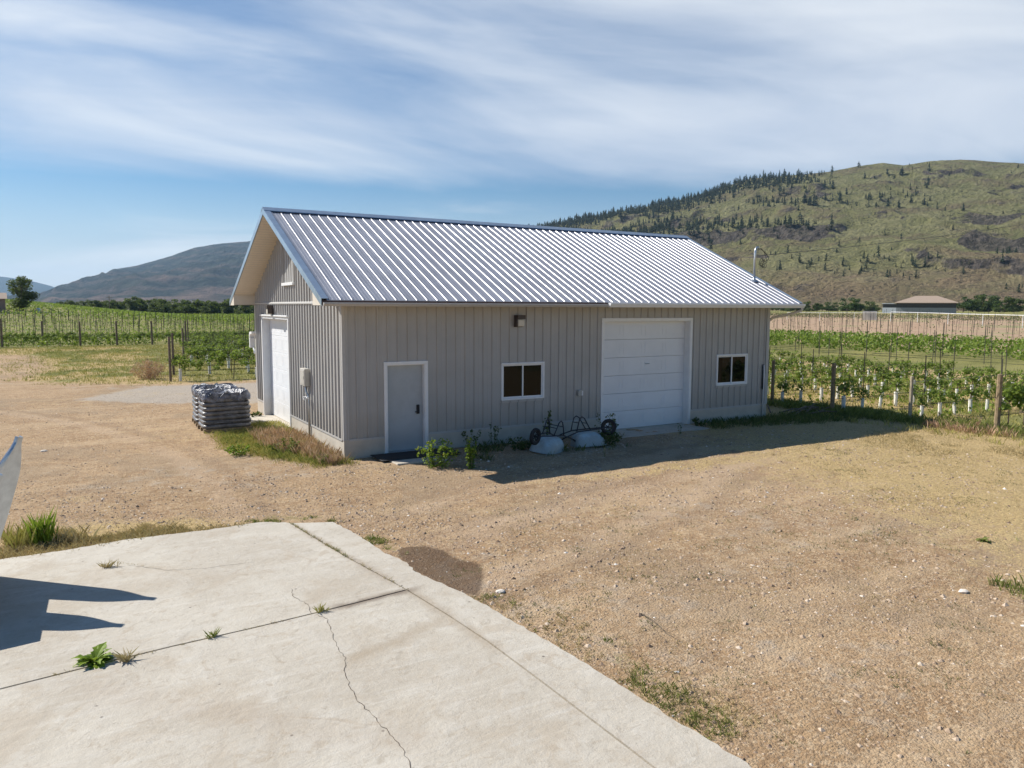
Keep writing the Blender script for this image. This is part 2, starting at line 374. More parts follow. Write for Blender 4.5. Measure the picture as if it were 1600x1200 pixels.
def zones(x, y):
    n = fbm(x*.35+7, y*.35+2, 4); n2 = fbm(x*1.3+1, y*1.3+9, 3)
    A = {}
    gl = soft_poly(x, y, GRASS_L, 1.2)
    far_l = S(y, 53, 57)*S(-x, -200, -60)*1.0
    rightblock = S(x, 15.0, 17.3)*S(y, -60, -20)
    behind = S(y, 19.0, 20.5)*S(x, -1.8, 0)
    dry = np.maximum(gl*.8, 0)
    dry = np.maximum(dry, .85*S(x+(y+6)*-.35, 3.0, 12)*S(14.5-y, 0, 12))
    dry = np.maximum(dry, .9*soft_poly(x, y, [(12,-5.5),(13,-2.5),(19,-2.6),(19,-12),(13,-12),(11,-8)], 1.2))
    dry = np.maximum(dry, .85*soft_poly(x, y, [(-6.4,-3.4),(-5.9,-4.3),(-4.4,-4.2),(-3.0,-4.2),(-3.6,-3.5),(-5.1,-2.9)], .5))
    dry = np.maximum(dry, .9*rightblock); dry = np.maximum(dry, .8*behind); dry = np.maximum(dry, .5*soft_poly(x, y, GABLE_W, .5))
    dry = np.maximum(dry, .35*S(n, .5, .62)*S(y, -12, -6)*(1-S(x, 2, 6))*.8)
    dry = np.maximum(dry, .55*soft_poly(x, y, [(2,-3.9),(8,-3.7),(13,-2.9),(12,-5.2),(6,-5.0),(3,-4.6)], .6))
    grn = gl*(.15+.65*S(n, .42, .6)); grn = np.maximum(grn, rightblock*(.35+.5*S(n, .42, .6)))
    grn = np.maximum(grn, behind*.62); grn = np.maximum(grn, .75*far_l)
    grn = np.maximum(grn, .6*soft_poly(x, y, GABLE_W, .3)*S(n2, .35, .6))
    yell = S(x, 29.5, 31.5)*(1-S(x, 35.5, 38))*S(x, 5, 10)
    dgrn = S(x, 35.5, 38)*(1-S(x, 57, 62)); grn = np.maximum(grn*(1-.8*yell), dgrn); dry = np.maximum(dry, yell)
    edge = .75*soft_poly(x, y, [(-1.05,-9.0),(-.95,-10.2),(-.9,-13),(-.3,-13),(-.35,-10.3),(-.7,-9.2),(-1.2,-8.6)], .35)*S(n2, .35, .55)
    edge = np.maximum(edge, .8*soft_poly(x, y, [(-2.9,-4.3),(-1.9,-4.7),(-1.7,-4.3),(-2.6,-3.8)], .2)); edge = np.maximum(edge, .8*soft_poly(x, y, [(-1.62,-5.9),(-1.45,-6.9),(-1.25,-6.8),(-1.35,-5.9)], .15))
    shade_w = soft_poly(x, y, [(10.7,-1.3),(10.7,0),(16.4,.4),(16.8,-2.3),(13,-1.9)], .5); edge = np.maximum(edge, .8*shade_w)
    grn = np.maximum(grn, edge*.62); grn = np.maximum(grn, .25*S(x-(y+12)*.0, 5.0, 6.4)*(1-S(y, -11, -9.3))*S(n2, .45, .6))
    pale = soft_poly(x, y, ROAD_G, .9); pale = np.maximum(pale, .35*S(fbm(x*.25, y*.25+40, 3), .55, .7)*(1-gl))
    soil = S(x, 58, 63)*(1-.9*S(x, 190, 240))*S(y, -200, -60)
    soil = np.maximum(soil, 0)
    grn = grn*(1-soil*.85); dry = dry*(1-soil)
    darkened = soft_poly(x, y, DARK_PATCH, .13)  # irregular patch of darker brown ground beside the edging strip
    farg = S(np.hypot(x, y), 230, 320)
    grn = np.maximum(grn, farg*.8)
    return dict(dry=dry, grn=np.clip(grn,0,1), pale=pale, soil=soil, darkened=darkened)
def axis(lo, hi, a, b, fine, g=1.05):
    c = list(np.arange(a, b+fine*.5, fine)); st = fine; v = c[-1]
    while v < hi: st = min(st*g, 500); v += st; c.append(v)
    st = fine; v = c[0]; pre = []
    while v > lo: st = min(st*g, 500); v -= st; pre.append(v)
    return np.array(pre[::-1]+c)
gx = axis(-16000, 16000, -9, 20, .11, 1.045); gy = axis(-700, 16000, -14, 8, .11, 1.03)
X, Y = np.meshgrid(gx, gy); Z = terr(X, Y)
dd = np.hypot(X-CAM[0], Y-CAM[1])
slabzone = soft_poly(X, Y, [(-12,-4.4),(-2.2,-4.3),(-1.2,-8),(-.8,-13.5),(-12,-13.5)], .5)
near = 1-S(dd, 25, 40)
Z = Z+near*(1-slabzone)*(.05*(fbm(X*1.3, Y*1.3, 4)-.5)+.022*(fbm(X*5, Y*5, 3)-.5))
nx_, ny_ = len(gx), len(gy)
idx = np.arange(nx_*ny_).reshape(ny_, nx_)
quads = np.stack([idx[:-1,:-1], idx[:-1,1:], idx[1:,1:], idx[1:,:-1]], -1).reshape(-1, 4)

def ground_mat():
    m = bpy.data.materials.new('ground_surface'); m.use_nodes = True; t = NT(m.node_tree); b = t.n['Principled BSDF']
    g = t.new('ShaderNodeNewGeometry'); P = g.outputs['Position']
    n_big = t.noise(.35, 5, .6, P); n_mid = t.noise(2.2, 6, .65, P); n_fine = t.noise(18, 5, .7, P); n_vf = t.noise(70, 3, .7, P)
    vcol = t.voro(34, P, out=1); sv = t.new('ShaderNodeSeparateColor'); t.l.new(vcol, sv.inputs[0])
    vcol2 = t.voro(14, P, out=1); sv2 = t.new('ShaderNodeSeparateColor'); t.l.new(vcol2, sv2.inputs[0])
    grav = t.mix(t.step(n_mid, .3, .7), (0.302,0.190,0.104), (0.432,0.294,0.167))
    grav = t.mix(t.math('MULTIPLY', t.step(n_big, .42, .62), .65), grav, (0.447,0.308,0.181)); grav = t.mix(t.math('MULTIPLY', t.step(t.noise(.8, 6, .7, P, 1.0), .52, .64), .45), grav, (0.291,0.180,0.098))
    grav = t.mix(t.math('MULTIPLY', t.step(sv.outputs[0], .55, 1), .55), grav, (0.603,0.469,0.316))
    grav = t.mix(t.math('MULTIPLY', t.step(sv.outputs[1], .62, 1), .6), grav, (0.208,0.139,0.088))
    grav = t.mix(t.math('MULTIPLY', t.step(sv2.outputs[0], .8, 1), .35), grav, (0.582,0.453,0.302))
    grav = t.mix(t.math('MULTIPLY', t.step(n_fine, .5, .75), .45), grav, (0.229,0.159,0.102))
    tr = t.mapping(P, scale=(.10, .9, 1), rot=(0,0,math.radians(-8))); grav = t.mix(t.math('MULTIPLY', t.step(t.noise(1, 5, .6, tr, .8), .50, .62), .42), grav, (0.520,0.386,0.246))
    grav = t.mix(t.math('MULTIPLY', t.step(t.noise(.22, 6, .7, P, .5), .50, .60), .50), grav, (0.312,0.232,0.153))
    grav = t.mix(t.math('MULTIPLY', t.step(t.noise(9, 5, .75, P), .58, .70), .55), grav, (0.198,0.123,0.070))
    grav = t.mix(t.math('MULTIPLY', t.step(t.noise(6, 6, .75, t.mapping(P, loc=(5,3,0))), .56, .68), .40), grav, (0.541,0.433,0.298))
    # wheel tracks: pairs of packed lanes sweeping past the shop
    sp_ = t.new('ShaderNodeSeparateXYZ'); t.l.new(P, sp_.inputs[0])
    def lane(cx, cy, r, wd, amt, col, g0):
        dx_ = t.math('SUBTRACT', sp_.outputs[0], cx); dy_ = t.math('SUBTRACT', sp_.outputs[1], cy)
        rr = t.math('SQRT', t.math('ADD', t.math('MULTIPLY', dx_, dx_), t.math('MULTIPLY', dy_, dy_)))
        d_ = t.math('ABSOLUTE', t.math('SUBTRACT', t.math('ADD', rr, t.math('MULTIPLY', t.math('SUBTRACT', n_mid, .5), .5)), r))
        return t.mix(t.math('MULTIPLY', t.math('MULTIPLY', t.step(d_, wd, wd*.3), amt), t.step(n_big, .32, .55)), g0, col)
    for cx, cy, r in ((-9, 22, 29.6), (-9, 22, 31.4), (10, -34, 31.0), (10, -34, 29.2), (-30, -2, 27.0)):
        grav = lane(cx, cy, r, .38, .42, (.49,.362,.25), grav); grav = lane(cx, cy, r+.52, .22, .38, (.27,.185,.12), grav)
    pal = t.mix(t.step(n_fine, .3, .7), (.32,.28,.235), (.50,.44,.37))
    dryc = t.mix(t.step(n_fine, .32, .68), (.34,.24,.11), (.62,.47,.225)); dryc = t.mix(t.math('MULTIPLY', t.step(n_vf, .5, .7), .5), dryc, (.22,.16,.09))
    grnc = t.mix(t.step(n_fine, .32, .68), (.085,.105,.03), (.235,.235,.075)); grnc = t.mix(t.math('MULTIPLY', t.step(t.noise(.12, 4, .6, P), .42, .6), .55), grnc, (.30,.28,.10))
    soilc = t.mix(t.step(t.noise(.35, 5, .7, P), .35, .65), (.36,.235,.165), (.45,.33,.215))
    soilc = t.mix(t.step(t.noise(.06, 5, .65, P), .52, .66), soilc, (.30,.28,.14))
    def msk(a, k=.9, lo=.38, hi=.62, nn=None):
        nn = nn or n_mid
        return t.step(t.math('ADD', t.attr(a), t.math('MULTIPLY', t.math('SUBTRACT', nn, .5), k)), lo, hi)
    comb = t.math('ADD', t.math('MULTIPLY', n_mid, .5), t.math('MULTIPLY', n_fine, .5))
    c = t.mix(t.math('MULTIPLY', msk('pale', 1.3, .3, .75), .85), grav, pal)
    c = t.mix(msk('soil', .3), c, soilc)
    c = t.mix(t.math('MULTIPLY', msk('dry', 1.9, .28, .66, comb), .80), c, dryc)
    c = t.mix(t.math('MULTIPLY', msk('grn', 1.5, .36, .72, comb), .9), c, grnc)
    c = t.mix(t.math('MULTIPLY', msk('darkened', .7, .3, .75, comb), .72), c, (.075,.045,.03))
    t.put(b.inputs['Base Color'], c); b.inputs['Roughness'].default_value = .95; b.inputs['Specular IOR Level'].default_value = .15
    h = t.math('ADD', t.math('MULTIPLY', n_fine, .8), t.math('ADD', t.math('MULTIPLY', t.voro(38, P), -.35), t.math('MULTIPLY', n_vf, .45)))
    h = t.math('ADD', h, t.math('MULTIPLY', n_mid, 1.6))
    t.l.new(t.bump(h, .75, .040), b.inputs['Normal']); return m
M['ground'] = ground_mat()
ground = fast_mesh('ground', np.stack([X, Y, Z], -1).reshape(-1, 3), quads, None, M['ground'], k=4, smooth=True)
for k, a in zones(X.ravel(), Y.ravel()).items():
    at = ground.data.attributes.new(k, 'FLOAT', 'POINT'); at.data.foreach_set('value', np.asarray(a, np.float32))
tag(ground, kind='structure')
def gz(x, y):
    x = np.asarray(x, float); y = np.asarray(y, float)
    ix = np.clip(np.searchsorted(gx, x)-1, 0, nx_-2); iy = np.clip(np.searchsorted(gy, y)-1, 0, ny_-2)
    fx = (x-gx[ix])/(gx[ix+1]-gx[ix]); fy = (y-gy[iy])/(gy[iy+1]-gy[iy])
    return Z[iy,ix]*(1-fx)*(1-fy)+Z[iy,ix+1]*fx*(1-fy)+Z[iy+1,ix]*(1-fx)*fy+Z[iy+1,ix+1]*fx*fy
def gzf(x, y): return float(gz(np.array([x]), np.array([y]))[0])
def in_view(x, y, z=0, m=60):
    d = np.stack([np.asarray(x)-CAM[0], np.asarray(y)-CAM[1], np.asarray(z)-CAM[2]*np.ones_like(x)], -1)
    wv = d@Fv; u = 800+F_PX*(d@R2)/np.maximum(wv, .01); v = 600-F_PX*(d@U2)/np.maximum(wv, .01)
    return (wv > .3) & (u > -m) & (u < 1600+m) & (v > -m) & (v < 1200+m)

# ------------------------------------------------------------------ hills
def lin(tab, a): return np.interp(a, [p[0] for p in tab], [p[1] for p in tab])
def hill(name, sky_tab, az0, az1, naz, r_foot, r_top, r_back, nr, rel, matl, power, seed, terr_fn=None):
    az = np.linspace(az0, az1, naz); rr = np.concatenate([np.linspace(r_foot, r_top, nr), np.linspace(r_top, r_back, nr//4)[1:]])
    A, Rr = np.meshgrid(az, rr); xx = CAM[0]+Rr*np.sin(np.radians(A)); yy = CAM[1]+Rr*np.cos(np.radians(A))
    el = lin(sky_tab, A); rt = r_top*(1+.10*(fbm(A*.12+seed, A*0+seed, 3)-.5)); H = el*rt+CAM[2]
    t = np.clip((Rr-r_foot)/(rt-r_foot), 0, 1); sh = t**power
    hz = H*sh
    back = np.clip((Rr-rt)/(r_back-rt), 0, 1); hz = hz*(1-.8*back**1.3)
    sc = 1/(r_top*.10)
    rg = ridged(xx*sc+seed, yy*sc, 6)-.45; fb = fbm(xx*sc*5+seed, yy*sc*5, 5)-.5
    env = np.clip(t*3, 0, 1)*(1-.93*S(t, .78, .98))
    hz = hz+rel*H.max()*(rg*.9+fb*.35)*env
    cliff = np.zeros(hz.shape)
    if terr_fn is not None: hz, cliff = terr_fn(hz, A, t, xx, yy, H)
    hz = hz-3.0*(1-S(t, 0, .03))+1.0
    n, mm = hz.shape; ii = np.arange(n*mm).reshape(n, mm)
    q = np.stack([ii[:-1,:-1], ii[:-1,1:], ii[1:,1:], ii[1:,:-1]], -1).reshape(-1, 4)[:, ::-1]
    o = fast_mesh(name, np.stack([xx, yy, hz], -1).reshape(-1, 3), q, None, matl, k=4, smooth=True)
    tag(o, kind='structure')
    tt = o.data.attributes.new('rise', 'FLOAT', 'POINT'); tt.data.foreach_set('value', t.astype(np.float32).ravel())
    tt = o.data.attributes.new('cliff', 'FLOAT', 'POINT'); tt.data.foreach_set('value', cliff.astype(np.float32).ravel())
    return o, A, rr, hz, t
def hill_mat(name, grass, grass2, dry, rock, rock2, s, rockamt=.5, scrub=(.035,.045,.03)):
    m = bpy.data.materials.new(name); m.use_nodes = True; t = NT(m.node_tree); b = t.n['Principled BSDF']
    g = t.new('ShaderNodeNewGeometry'); P = g.outputs['Position']
    hi = t.attr('rise'); nb = t.noise(s*1.0, 7, .6, P); nm = t.noise(s*5, 8, .68, P); nf = t.noise(s*30, 6, .75, P)
    gr = t.mix(t.step(nm, .35, .65), grass, grass2)
    dr = t.mix(t.step(nf, .3, .7), dry, tuple(c*1.25 for c in dry))
    c = t.mix(t.step(t.math('ADD', t.math('MULTIPLY', nb, .9), t.math('MULTIPLY', hi, -.42)), .27, .46), gr, dr)
    nn = t.new('ShaderNodeSeparateXYZ'); t.l.new(g.outputs['Normal'], nn.inputs[0])
    steep = t.step(nn.outputs[2], .93, .74)
    rk = t.mix(t.step(nf, .35, .7), rock, rock2)
    rf = t.math('ADD', t.math('MULTIPLY', steep, .5), t.math('ADD', t.math('MULTIPLY', t.math('SUBTRACT', nm, .5), 2.0), t.math('MULTIPLY', t.math('SUBTRACT', nb, .5), 1.5)))
    rf = t.step(t.math('ADD', rf, t.math('MULTIPLY', hi, -.25)), 1.0-rockamt-.3, 1.0-rockamt+.1)
    bandn = t.new('ShaderNodeSeparateXYZ'); t.l.new(P, bandn.inputs[0]); bz = t.math('SINE', t.math('ADD', t.math('MULTIPLY', bandn.outputs[2], .11), t.math('MULTIPLY', nb, 14.0)))
    c = t.mix(t.math('MULTIPLY', t.math('MULTIPLY', t.step(bz, .1, .9), t.step(nm, .38, .58)), .6), c, tuple(q*.72 for q in dry))
    c = t.mix(rf, c, rk)
    c = t.mix(t.math('MULTIPLY', t.step(t.math('ADD', t.attr('cliff'), t.math('MULTIPLY', t.math('SUBTRACT', nm, .5), 1.3)), .42, .62), .9), c, rk)
    sc = t.step(t.noise(s*45, 3, .75, P), .55, .62); scm = t.step(t.noise(s*4+.0001, 4, .6, P), .40, .58)
    c = t.mix(t.math('MULTIPLY', t.math('MULTIPLY', sc, scm), .8), c, scrub)
    t.put(b.inputs['Base Color'], c); b.inputs['Roughness'].default_value = .95; b.inputs['Specular IOR Level'].default_value = .1
    hh = t.math('ADD', nf, t.math('MULTIPLY', nm, 2.5)); t.l.new(t.bump(hh, 1.0, .30/s), b.inputs['Normal']); return m
M['hillr'] = hill_mat('grassy_hillside', (.37,.36,.155), (.50,.465,.235), (.40,.295,.185), (.095,.083,.074), (.34,.29,.245), .006, .62)
M['hilll'] = hill_mat('rocky_mountainside', (.012,.024,.018), (.10,.11,.07), (.34,.23,.18), (.03,.028,.03), (.36,.28,.25), .0030, .44)
M['hillb'] = hill_mat('forested_ridge', (.03,.045,.03), (.04,.055,.035), (.05,.055,.04), (.05,.05,.045), (.06,.06,.05), .001, .2)
SKY_R = [(14,-.003),(17,.03),(20,.058),(25.57,.0785),(29.38,.092),(32.73,.1030),(35.1,.1115),(38.25,.1207),(40.7,.129),(43.6,.1396),(45.64,.150),(47.5,.159),(49.72,.1602),(52.61,.1623),(54.4,.1669),(55.95,.1686),(57.18,.164),(58.91,.1665),(60.38,.1657),(62.48,.1595),(63.82,.1558),(70,.145),(78,-.003)]
SKY_L = [(-6,-.002),(-3,.0),(-1.57,.0052),(-.54,.0203),(.44,.0257),(1.81,.0334),(2.92,.042),(4.16,.047),(6.31,.0593),(7.82,.07),(9.61,.0757),(11.31,.0797),(14.06,.0883),(19.02,.0937),(25.57,.0842),(32.75,.0585),(39.9,.0254),(44.54,.005)]
SKY_B = [(-25,.02),(-12,.03),(-6.11,.0247),(-4.83,.0293),(-3.52,.0312),(-3.0,.0301),(-1.75,.0263),(-.82,.0217),(.23,.0141),(1.67,.0056),(4,.0)]
def benches(h, A, t, xx, yy, H):
    # rocky benches stepping across the lower face
    ph = t*7.0+(A-45)*.055+2.2*(fbm(xx*.0022+4, yy*.0022, 4)-.5); fr = ph-np.floor(ph)
    stp = (S(fr, .0, .30)-fr); k = np.floor(ph); pres = S(fbm(xx*.0065+k*3.7, yy*.0065+k*1.3, 4), .47, .58)
    env = S(t, .04, .15)*(1-S(t, .80, .95))
    cliff = S(.36-fr, 0, .12)*S(fr, 0, .05)*pres*env*(1-.55*S(t, .5, .7))
    crag = (ridged(xx*.03, yy*.03, 5)-.4)*(10*cliff+2.0*(1-S(t, .45, .75)))+3*(fbm(xx*.02, yy*.02, 4)-.5)
    return h+(13*stp*pres+crag)*env, cliff
hr, hA, hR, hZ, hT = hill('hill', SKY_R, 14, 78, 900, 560, 1500, 2100, 300, .085, M['hillr'], 1.12, 2.0, benches)
hill('hill', SKY_L, -6, 46, 620, 2400, 5200, 6500, 220, .20, M['hilll'], 1.15, 9.0)
hill('hill', SKY_B, -25, 4, 140, 8200, 10500, 12500, 50, .05, M['hillb'], 1.0, 5.0)

# ------------------------------------------------------------------ slabs of the yard
ZS = .05
def tagc(o, lab, cat, **k): return tag(o, lab, cat, **k)
def slab(pts, label, z1=ZS, tint=.5):
    mb = MB(); mb.prism(pts, -.12, z1, tint); o = mb.build('concrete_slab', M['concrete']); tag(o, label, 'concrete slab', 'slabs of the concrete pad'); return o
def jag(a, b, n, amp, seed):
    r = random.Random(seed); out = []
    for i in range(n+1):
        t = i/n; x = a[0]+(b[0]-a[0])*t; y = a[1]+(b[1]-a[1])*t; L = math.hypot(b[0]-a[0], b[1]-a[1]); k = 0 if i in (0, n) else r.uniform(-amp, amp)
        out.append((x-(b[1]-a[1])/L*k, y+(b[0]-a[0])/L*k))
    return out
g_ = .014
J = [(-2.40,-4.70),(-2.26,-5.83),(-2.14,-6.75),(-1.90,-8.24),(-1.80,-9.12),(-1.73,-9.95),(-1.70,-11.0),(-1.68,-12.2),(-1.66,-14.0)]
outer = [(-1.80,-4.96),(-1.72,-5.5),(-1.66,-6.17),(-1.64,-6.75),(-1.52,-7.3),(-1.56,-7.7),(-1.50,-8.0),(-1.36,-8.6),(-1.27,-9.4),(-1.16,-10.6),(-1.11,-11.6),(-1.05,-12.6),(-1.0,-14.0)]
def rough(P, amp, seed):
    out = []
    for a, b in zip(P[:-1], P[1:]): out += jag(a, b, max(2, int(math.dist(a, b)/.07)), amp, seed+a[0])[:-1]
    return out+[P[-1]]
outer = rough(outer, .016, 5)
J2 = [(-1.90,-8.24),(-2.45,-8.31),(-3.07,-8.38),(-3.7,-8.44),(-4.52,-8.49),(-5.2,-8.56),(-6.0,-8.66),(-9,-9.0)]
s1 = [(p[0]-g_, p[1]) for p in J[3::-1]]  # going back up the joint
topedge = rough([(-2.42,-4.66),(-2.80,-4.42),(-3.7,-4.45),(-4.66,-4.37),(-5.47,-4.50),(-6.21,-4.52),(-9,-4.7)], .018, 9)
main = [(p[0], p[1]+g_) for p in J2[::-1]]
main = main[:-1]+[(J[3][0]-g_, J[3][1]+g_)]+[(p[0]-g_, p[1]) for p in J[2::-1]]+topedge[1:]
slab(main, 'large pale concrete slab of the pad, farthest from the photographer and below the steel blade')
low = [(-9,-14),(J[8][0]-g_,-14)]+[(p[0]-g_, p[1]) for p in J[7:3:-1]]+[(J[3][0]-g_, J[3][1]-g_)]+[(p[0], p[1]-g_) for p in J2[1:]]
slab(low, 'pale concrete slab nearest the photographer, with a leafy weed and a branching crack', tint=.55)
strip = [(p[0]+g_, p[1]) for p in J]+outer[::-1]+[(-2.36+.02,-4.72)]
slab(strip, 'narrow concrete edging strip between the joint and the gravel', ZS-.006, .6)
b0 = MB(); b0.box(-9, -.98, -14, -4.9, -.2, -.02); 
dirt = MB(); dirt.prism([(-9,-13.9),(-1.15,-13.9),(-1.62,-8.0),(-1.9,-5.1),(-2.8,-4.5),(-9,-4.8)], -.02, .006); o = dirt.build('joint_dirt', M['crack']); tag(o, kind='stuff'); o['label'] = 'dark dirt showing in the open joints of the concrete pad'; o['category'] = 'dirt'
def crack(pts, wd, seed, label):
    r = random.Random(seed); P = []
    for a, b in zip(pts[:-1], pts[1:]): P += jag(a, b, max(3, int(math.dist(a, b)/.045)), .014, r.random())[:-1]
    P.append(pts[-1]); mb = MB(); L = []; 
    for i, p in enumerate(P):
        a = P[max(i-1,0)]; b = P[min(i+1,len(P)-1)]; d = math.dist(a, b) or 1; nx, ny = -(b[1]-a[1])/d, (b[0]-a[0])/d; h = wd*r.uniform(.4, 1.1)*(.35 if i in (0, len(P)-1) else 1)
        L.append(((p[0]-nx*h, p[1]-ny*h, ZS+.004), (p[0]+nx*h, p[1]+ny*h, ZS+.004)))
    for i in range(len(L)-1): mb.quad(L[i][0], L[i+1][0], L[i+1][1], L[i][1])
    o = mb.build('crack', M['crack']); tag(o, label, 'crack', 'cracks in the concrete pad')
crack([(-3.07,-8.40),(-2.98,-8.62),(-3.04,-8.9),(-3.10,-9.3),(-3.10,-9.6),(-3.20,-9.85),(-3.27,-10.4),(-3.2,-11.2),(-3.32,-12.2)], .0030, 1, 'long wandering crack running down the nearest slab')
crack([(-3.10,-8.37),(-3.06,-8.1),(-3.14,-7.8),(-3.10,-7.5)], .003, 2, 'hair crack above the joint in the large slab')
crack([(-4.75,-5.6),(-4.3,-6.1),(-3.9,-6.25),(-3.3,-6.3)], .003, 3, 'hair crack across the far slab')

# ------------------------------------------------------------------ the metal-clad shop
L_, W_ = 13.72, 9.02; ZF = .43; ZE = 3.50; ZR = 6.00; OG = .645; OE = .69; ZEAVE = 3.575
PITCH = (ZR-ZEAVE)/(W_/2+OE)
def zroof(y): return ZR-abs(y-W_/2)*PITCH
shop = empty('workshop', (0,0,0)); tag(shop, 'grey metal-clad workshop with a ribbed galvanised gable roof', 'workshop')
PR, RW, RWT = .25, .042, .020
PROUD = .034
def ribbed_wall(axis, a0, a1, zlo, ztop, openings, outward):
    """axis 'x': wall runs along x at y=0 (outward -y); axis 'y': along y at x=0 (outward -x). ztop is a function."""
    mb = MB()
    def pt(a, o, z): return (a, -o if outward < 0 else o+ (W_ if axis == 'x' else 0), z) if axis == 'x' else ((-o if outward < 0 else L_+o), a, z)
    cuts = sorted(set([a0, a1]+[v for op in openings for v in op[:2]]+([W_/2] if axis == 'y' else [])))
    for c0, c1 in zip(cuts[:-1], cuts[1:]):
        mid = (c0+c1)/2; bl = [(op[2], op[3]) for op in openings if op[0] < mid < op[1]]
        segs = [(zlo, None)]
        for z0, z1 in sorted(bl):
            last = segs.pop(); 
            if z0 > last[0]: segs.append((last[0], z0))
            segs.append((z1, None))
        for z0, z1 in segs:
            zz0, zz1 = (ztop(c0), ztop(c1)) if z1 is None else (z1, z1)
            mb.quad(pt(c0,0,z0), pt(c1,0,z0), pt(c1,0,zz1), pt(c0,0,zz0))
    a = a0+.06
    while a < a1-.05:
        segs = [[zlo+.004, ztop(a)]]
        for op in openings:
            if op[0]-.03 < a < op[1]+.03:
                ns = []
                for z0, z1 in segs:
                    if op[2] > z0: ns.append([z0, min(z1, op[2])])
                    if op[3] < z1: ns.append([max(z0, op[3]), z1])
                segs = ns
        for z0, z1 in segs:
            if z1-z0 < .05: continue
            w0, w1 = RW/2+.006, RW/2-.008
            q = [pt(a-w0,.0005,z0), pt(a-w1,PROUD,z0), pt(a+w1,PROUD,z0), pt(a+w0,.0005,z0)]; r = [(p[0],p[1],z1) for p in q]
            mb.add(q+r, [(0,1,5,4),(1,2,6,5),(2,3,7,6),(0,3,2,1),(4,5,6,7)])
            # low stiffening swage between the ribs
            m_ = a+PR/2
            if m_ < a1-.06 and not any(op[0]-.03 < m_ < op[1]+.03 for op in openings):
                q = [pt(m_-.016,.0005,z0), pt(m_,.006,z0), pt(m_+.016,.0005,z0)]; r = [(p[0],p[1],z1) for p in q]
                mb.add(q+r, [(0,1,4,3),(1,2,5,4)])
        a += PR
    return mb
WIN = [(4.06,5.34,1.09,2.04,'sliding window between the man door and the big door'), (11.50,12.81,1.10,2.04,'sliding window right of the big door, reflecting trees')]
GD = (7.18, 10.48, 3.15); MD = (.95, 2.05, 2.17); GG = (4.70, 8.05, 3.15)
fo = [(MD[0]+.02,MD[1]-.02,0,MD[2]-.02),(GD[0]+.02,GD[1]-.02,0,GD[2]-.02)]+[(w_[0]+.02,w_[1]-.02,w_[2]+.02,w_[3]-.02) for w_ in WIN]
wt = lambda a: ZE
o = ribbed_wall('x', 0, L_, ZF, wt, fo, -1).build('wall', M['siding'], shop)
go = [(GG[0]+.02,GG[1]-.02,0,GG[2]-.02)]
o = ribbed_wall('y', 0, W_, ZF, wt, go, -1).build('wall', M['siding'], shop)
o = ribbed_wall('y', 0, W_, ZE+.06, lambda a: zroof(a)-.10, [(4.02,5.15,4.08,5.45)], -1).build('gable_siding', M['siding'], shop)
o = ribbed_wall('x', 0, L_, ZF, wt, [], 1).build('wall', M['siding'], shop)
o = ribbed_wall('y', 0, W_, ZF, lambda a: zroof(a)-.10, [], 1).build('wall', M['siding'], shop)
mb = MB(); mb.extr([(-.002-.034,ZE),(.0,ZE),(.0,ZE+.06),(-.036+.02,ZE+.06),(-.036,ZE+.035)], 1, 0, W_); mb.build('gable_flashing', M['trim'], shop)
# loft hatch in the gable
hb = MB(); 
hb.box(.0, .03, 4.02, 5.15, 4.08, 5.45); h_ = hb.build('loft_hatch', M['siding'], shop)
hb = MB()
for k in range(5): hb.box(-.014, .0, 4.12+k*.23, 4.15+k*.23, 4.10, 5.42)
hb.build('batten', M['siding'], h_)
hb = MB(); hb.bbox(-.07, -.003, 3.98, 5.19, 4.00, 4.08, .008); hb.build('sill', M['white'], h_)
hb = MB(); hb.box(-.03, .0, 3.985, 4.018, 4.08, 5.40); hb.build('trim', M['trim'], h_); hb = MB(); hb.box(-.03, .0, 5.152, 5.185, 4.08, 5.40); hb.build('trim', M['trim'], h_)
# corner posts and base flashing
mb = MB()
mb.extr([(-.028,-.028),(.10,-.028),(.10,-.023),(.0,-.001),(-.001,0),(-.023,.10),(-.028,.10)], 2, ZF-.01, ZE); mb.build('corner_trim', M['trim'], shop)
mb = MB(); mb.box(L_-.10, L_+.028, -.028, -.0235, ZF-.01, ZE); mb.box(L_+.0235, L_+.028, -.0235, .10, ZF-.01, ZE); mb.build('corner_trim', M['trim'], shop)
mb = MB(); mb.box(-.028, -.0235, W_-.10, W_+.03, ZF-.01, ZE); mb.build('corner_trim', M['trim'], shop)
for a, b_ in ((.1,MD[0]),(MD[1],GD[0]),(GD[1],L_-.1)): mb = MB(); mb.box(a, b_, -.032, -.024, ZF-.035, ZF+.012); mb.build('base_flashing', M['trim'], shop)
for a, b_ in ((.1,GG[0]),(GG[1],W_-.1)): mb = MB(); mb.box(-.032, -.024, a, b_, ZF-.035, ZF+.012); mb.build('base_flashing', M['trim'], shop)
# foundation
mb = MB()
for a, b_ in ((0,MD[0]),(MD[1],GD[0]),(GD[1],L_)): mb.box(a, b_, -.012, .2, -.4, ZF-.002)
for a, b_ in ((.2,GG[0]),(GG[1],W_-.0)): mb.box(-.012, .2, a, b_, -.4, ZF-.002)
mb.box(-.012, 0, -.012+.012, .2, -.4, ZF-.002)
mb.box(0, L_, W_-.2, W_+.012, -.4, ZF-.003); mb.box(L_-.2, L_+.012, 0.2, W_-.2, -.4, ZF-.003); mb.box(.2, L_-.2, .2, W_-.2, -.35, .03)
mb.build('foundation', M['found'], shop)
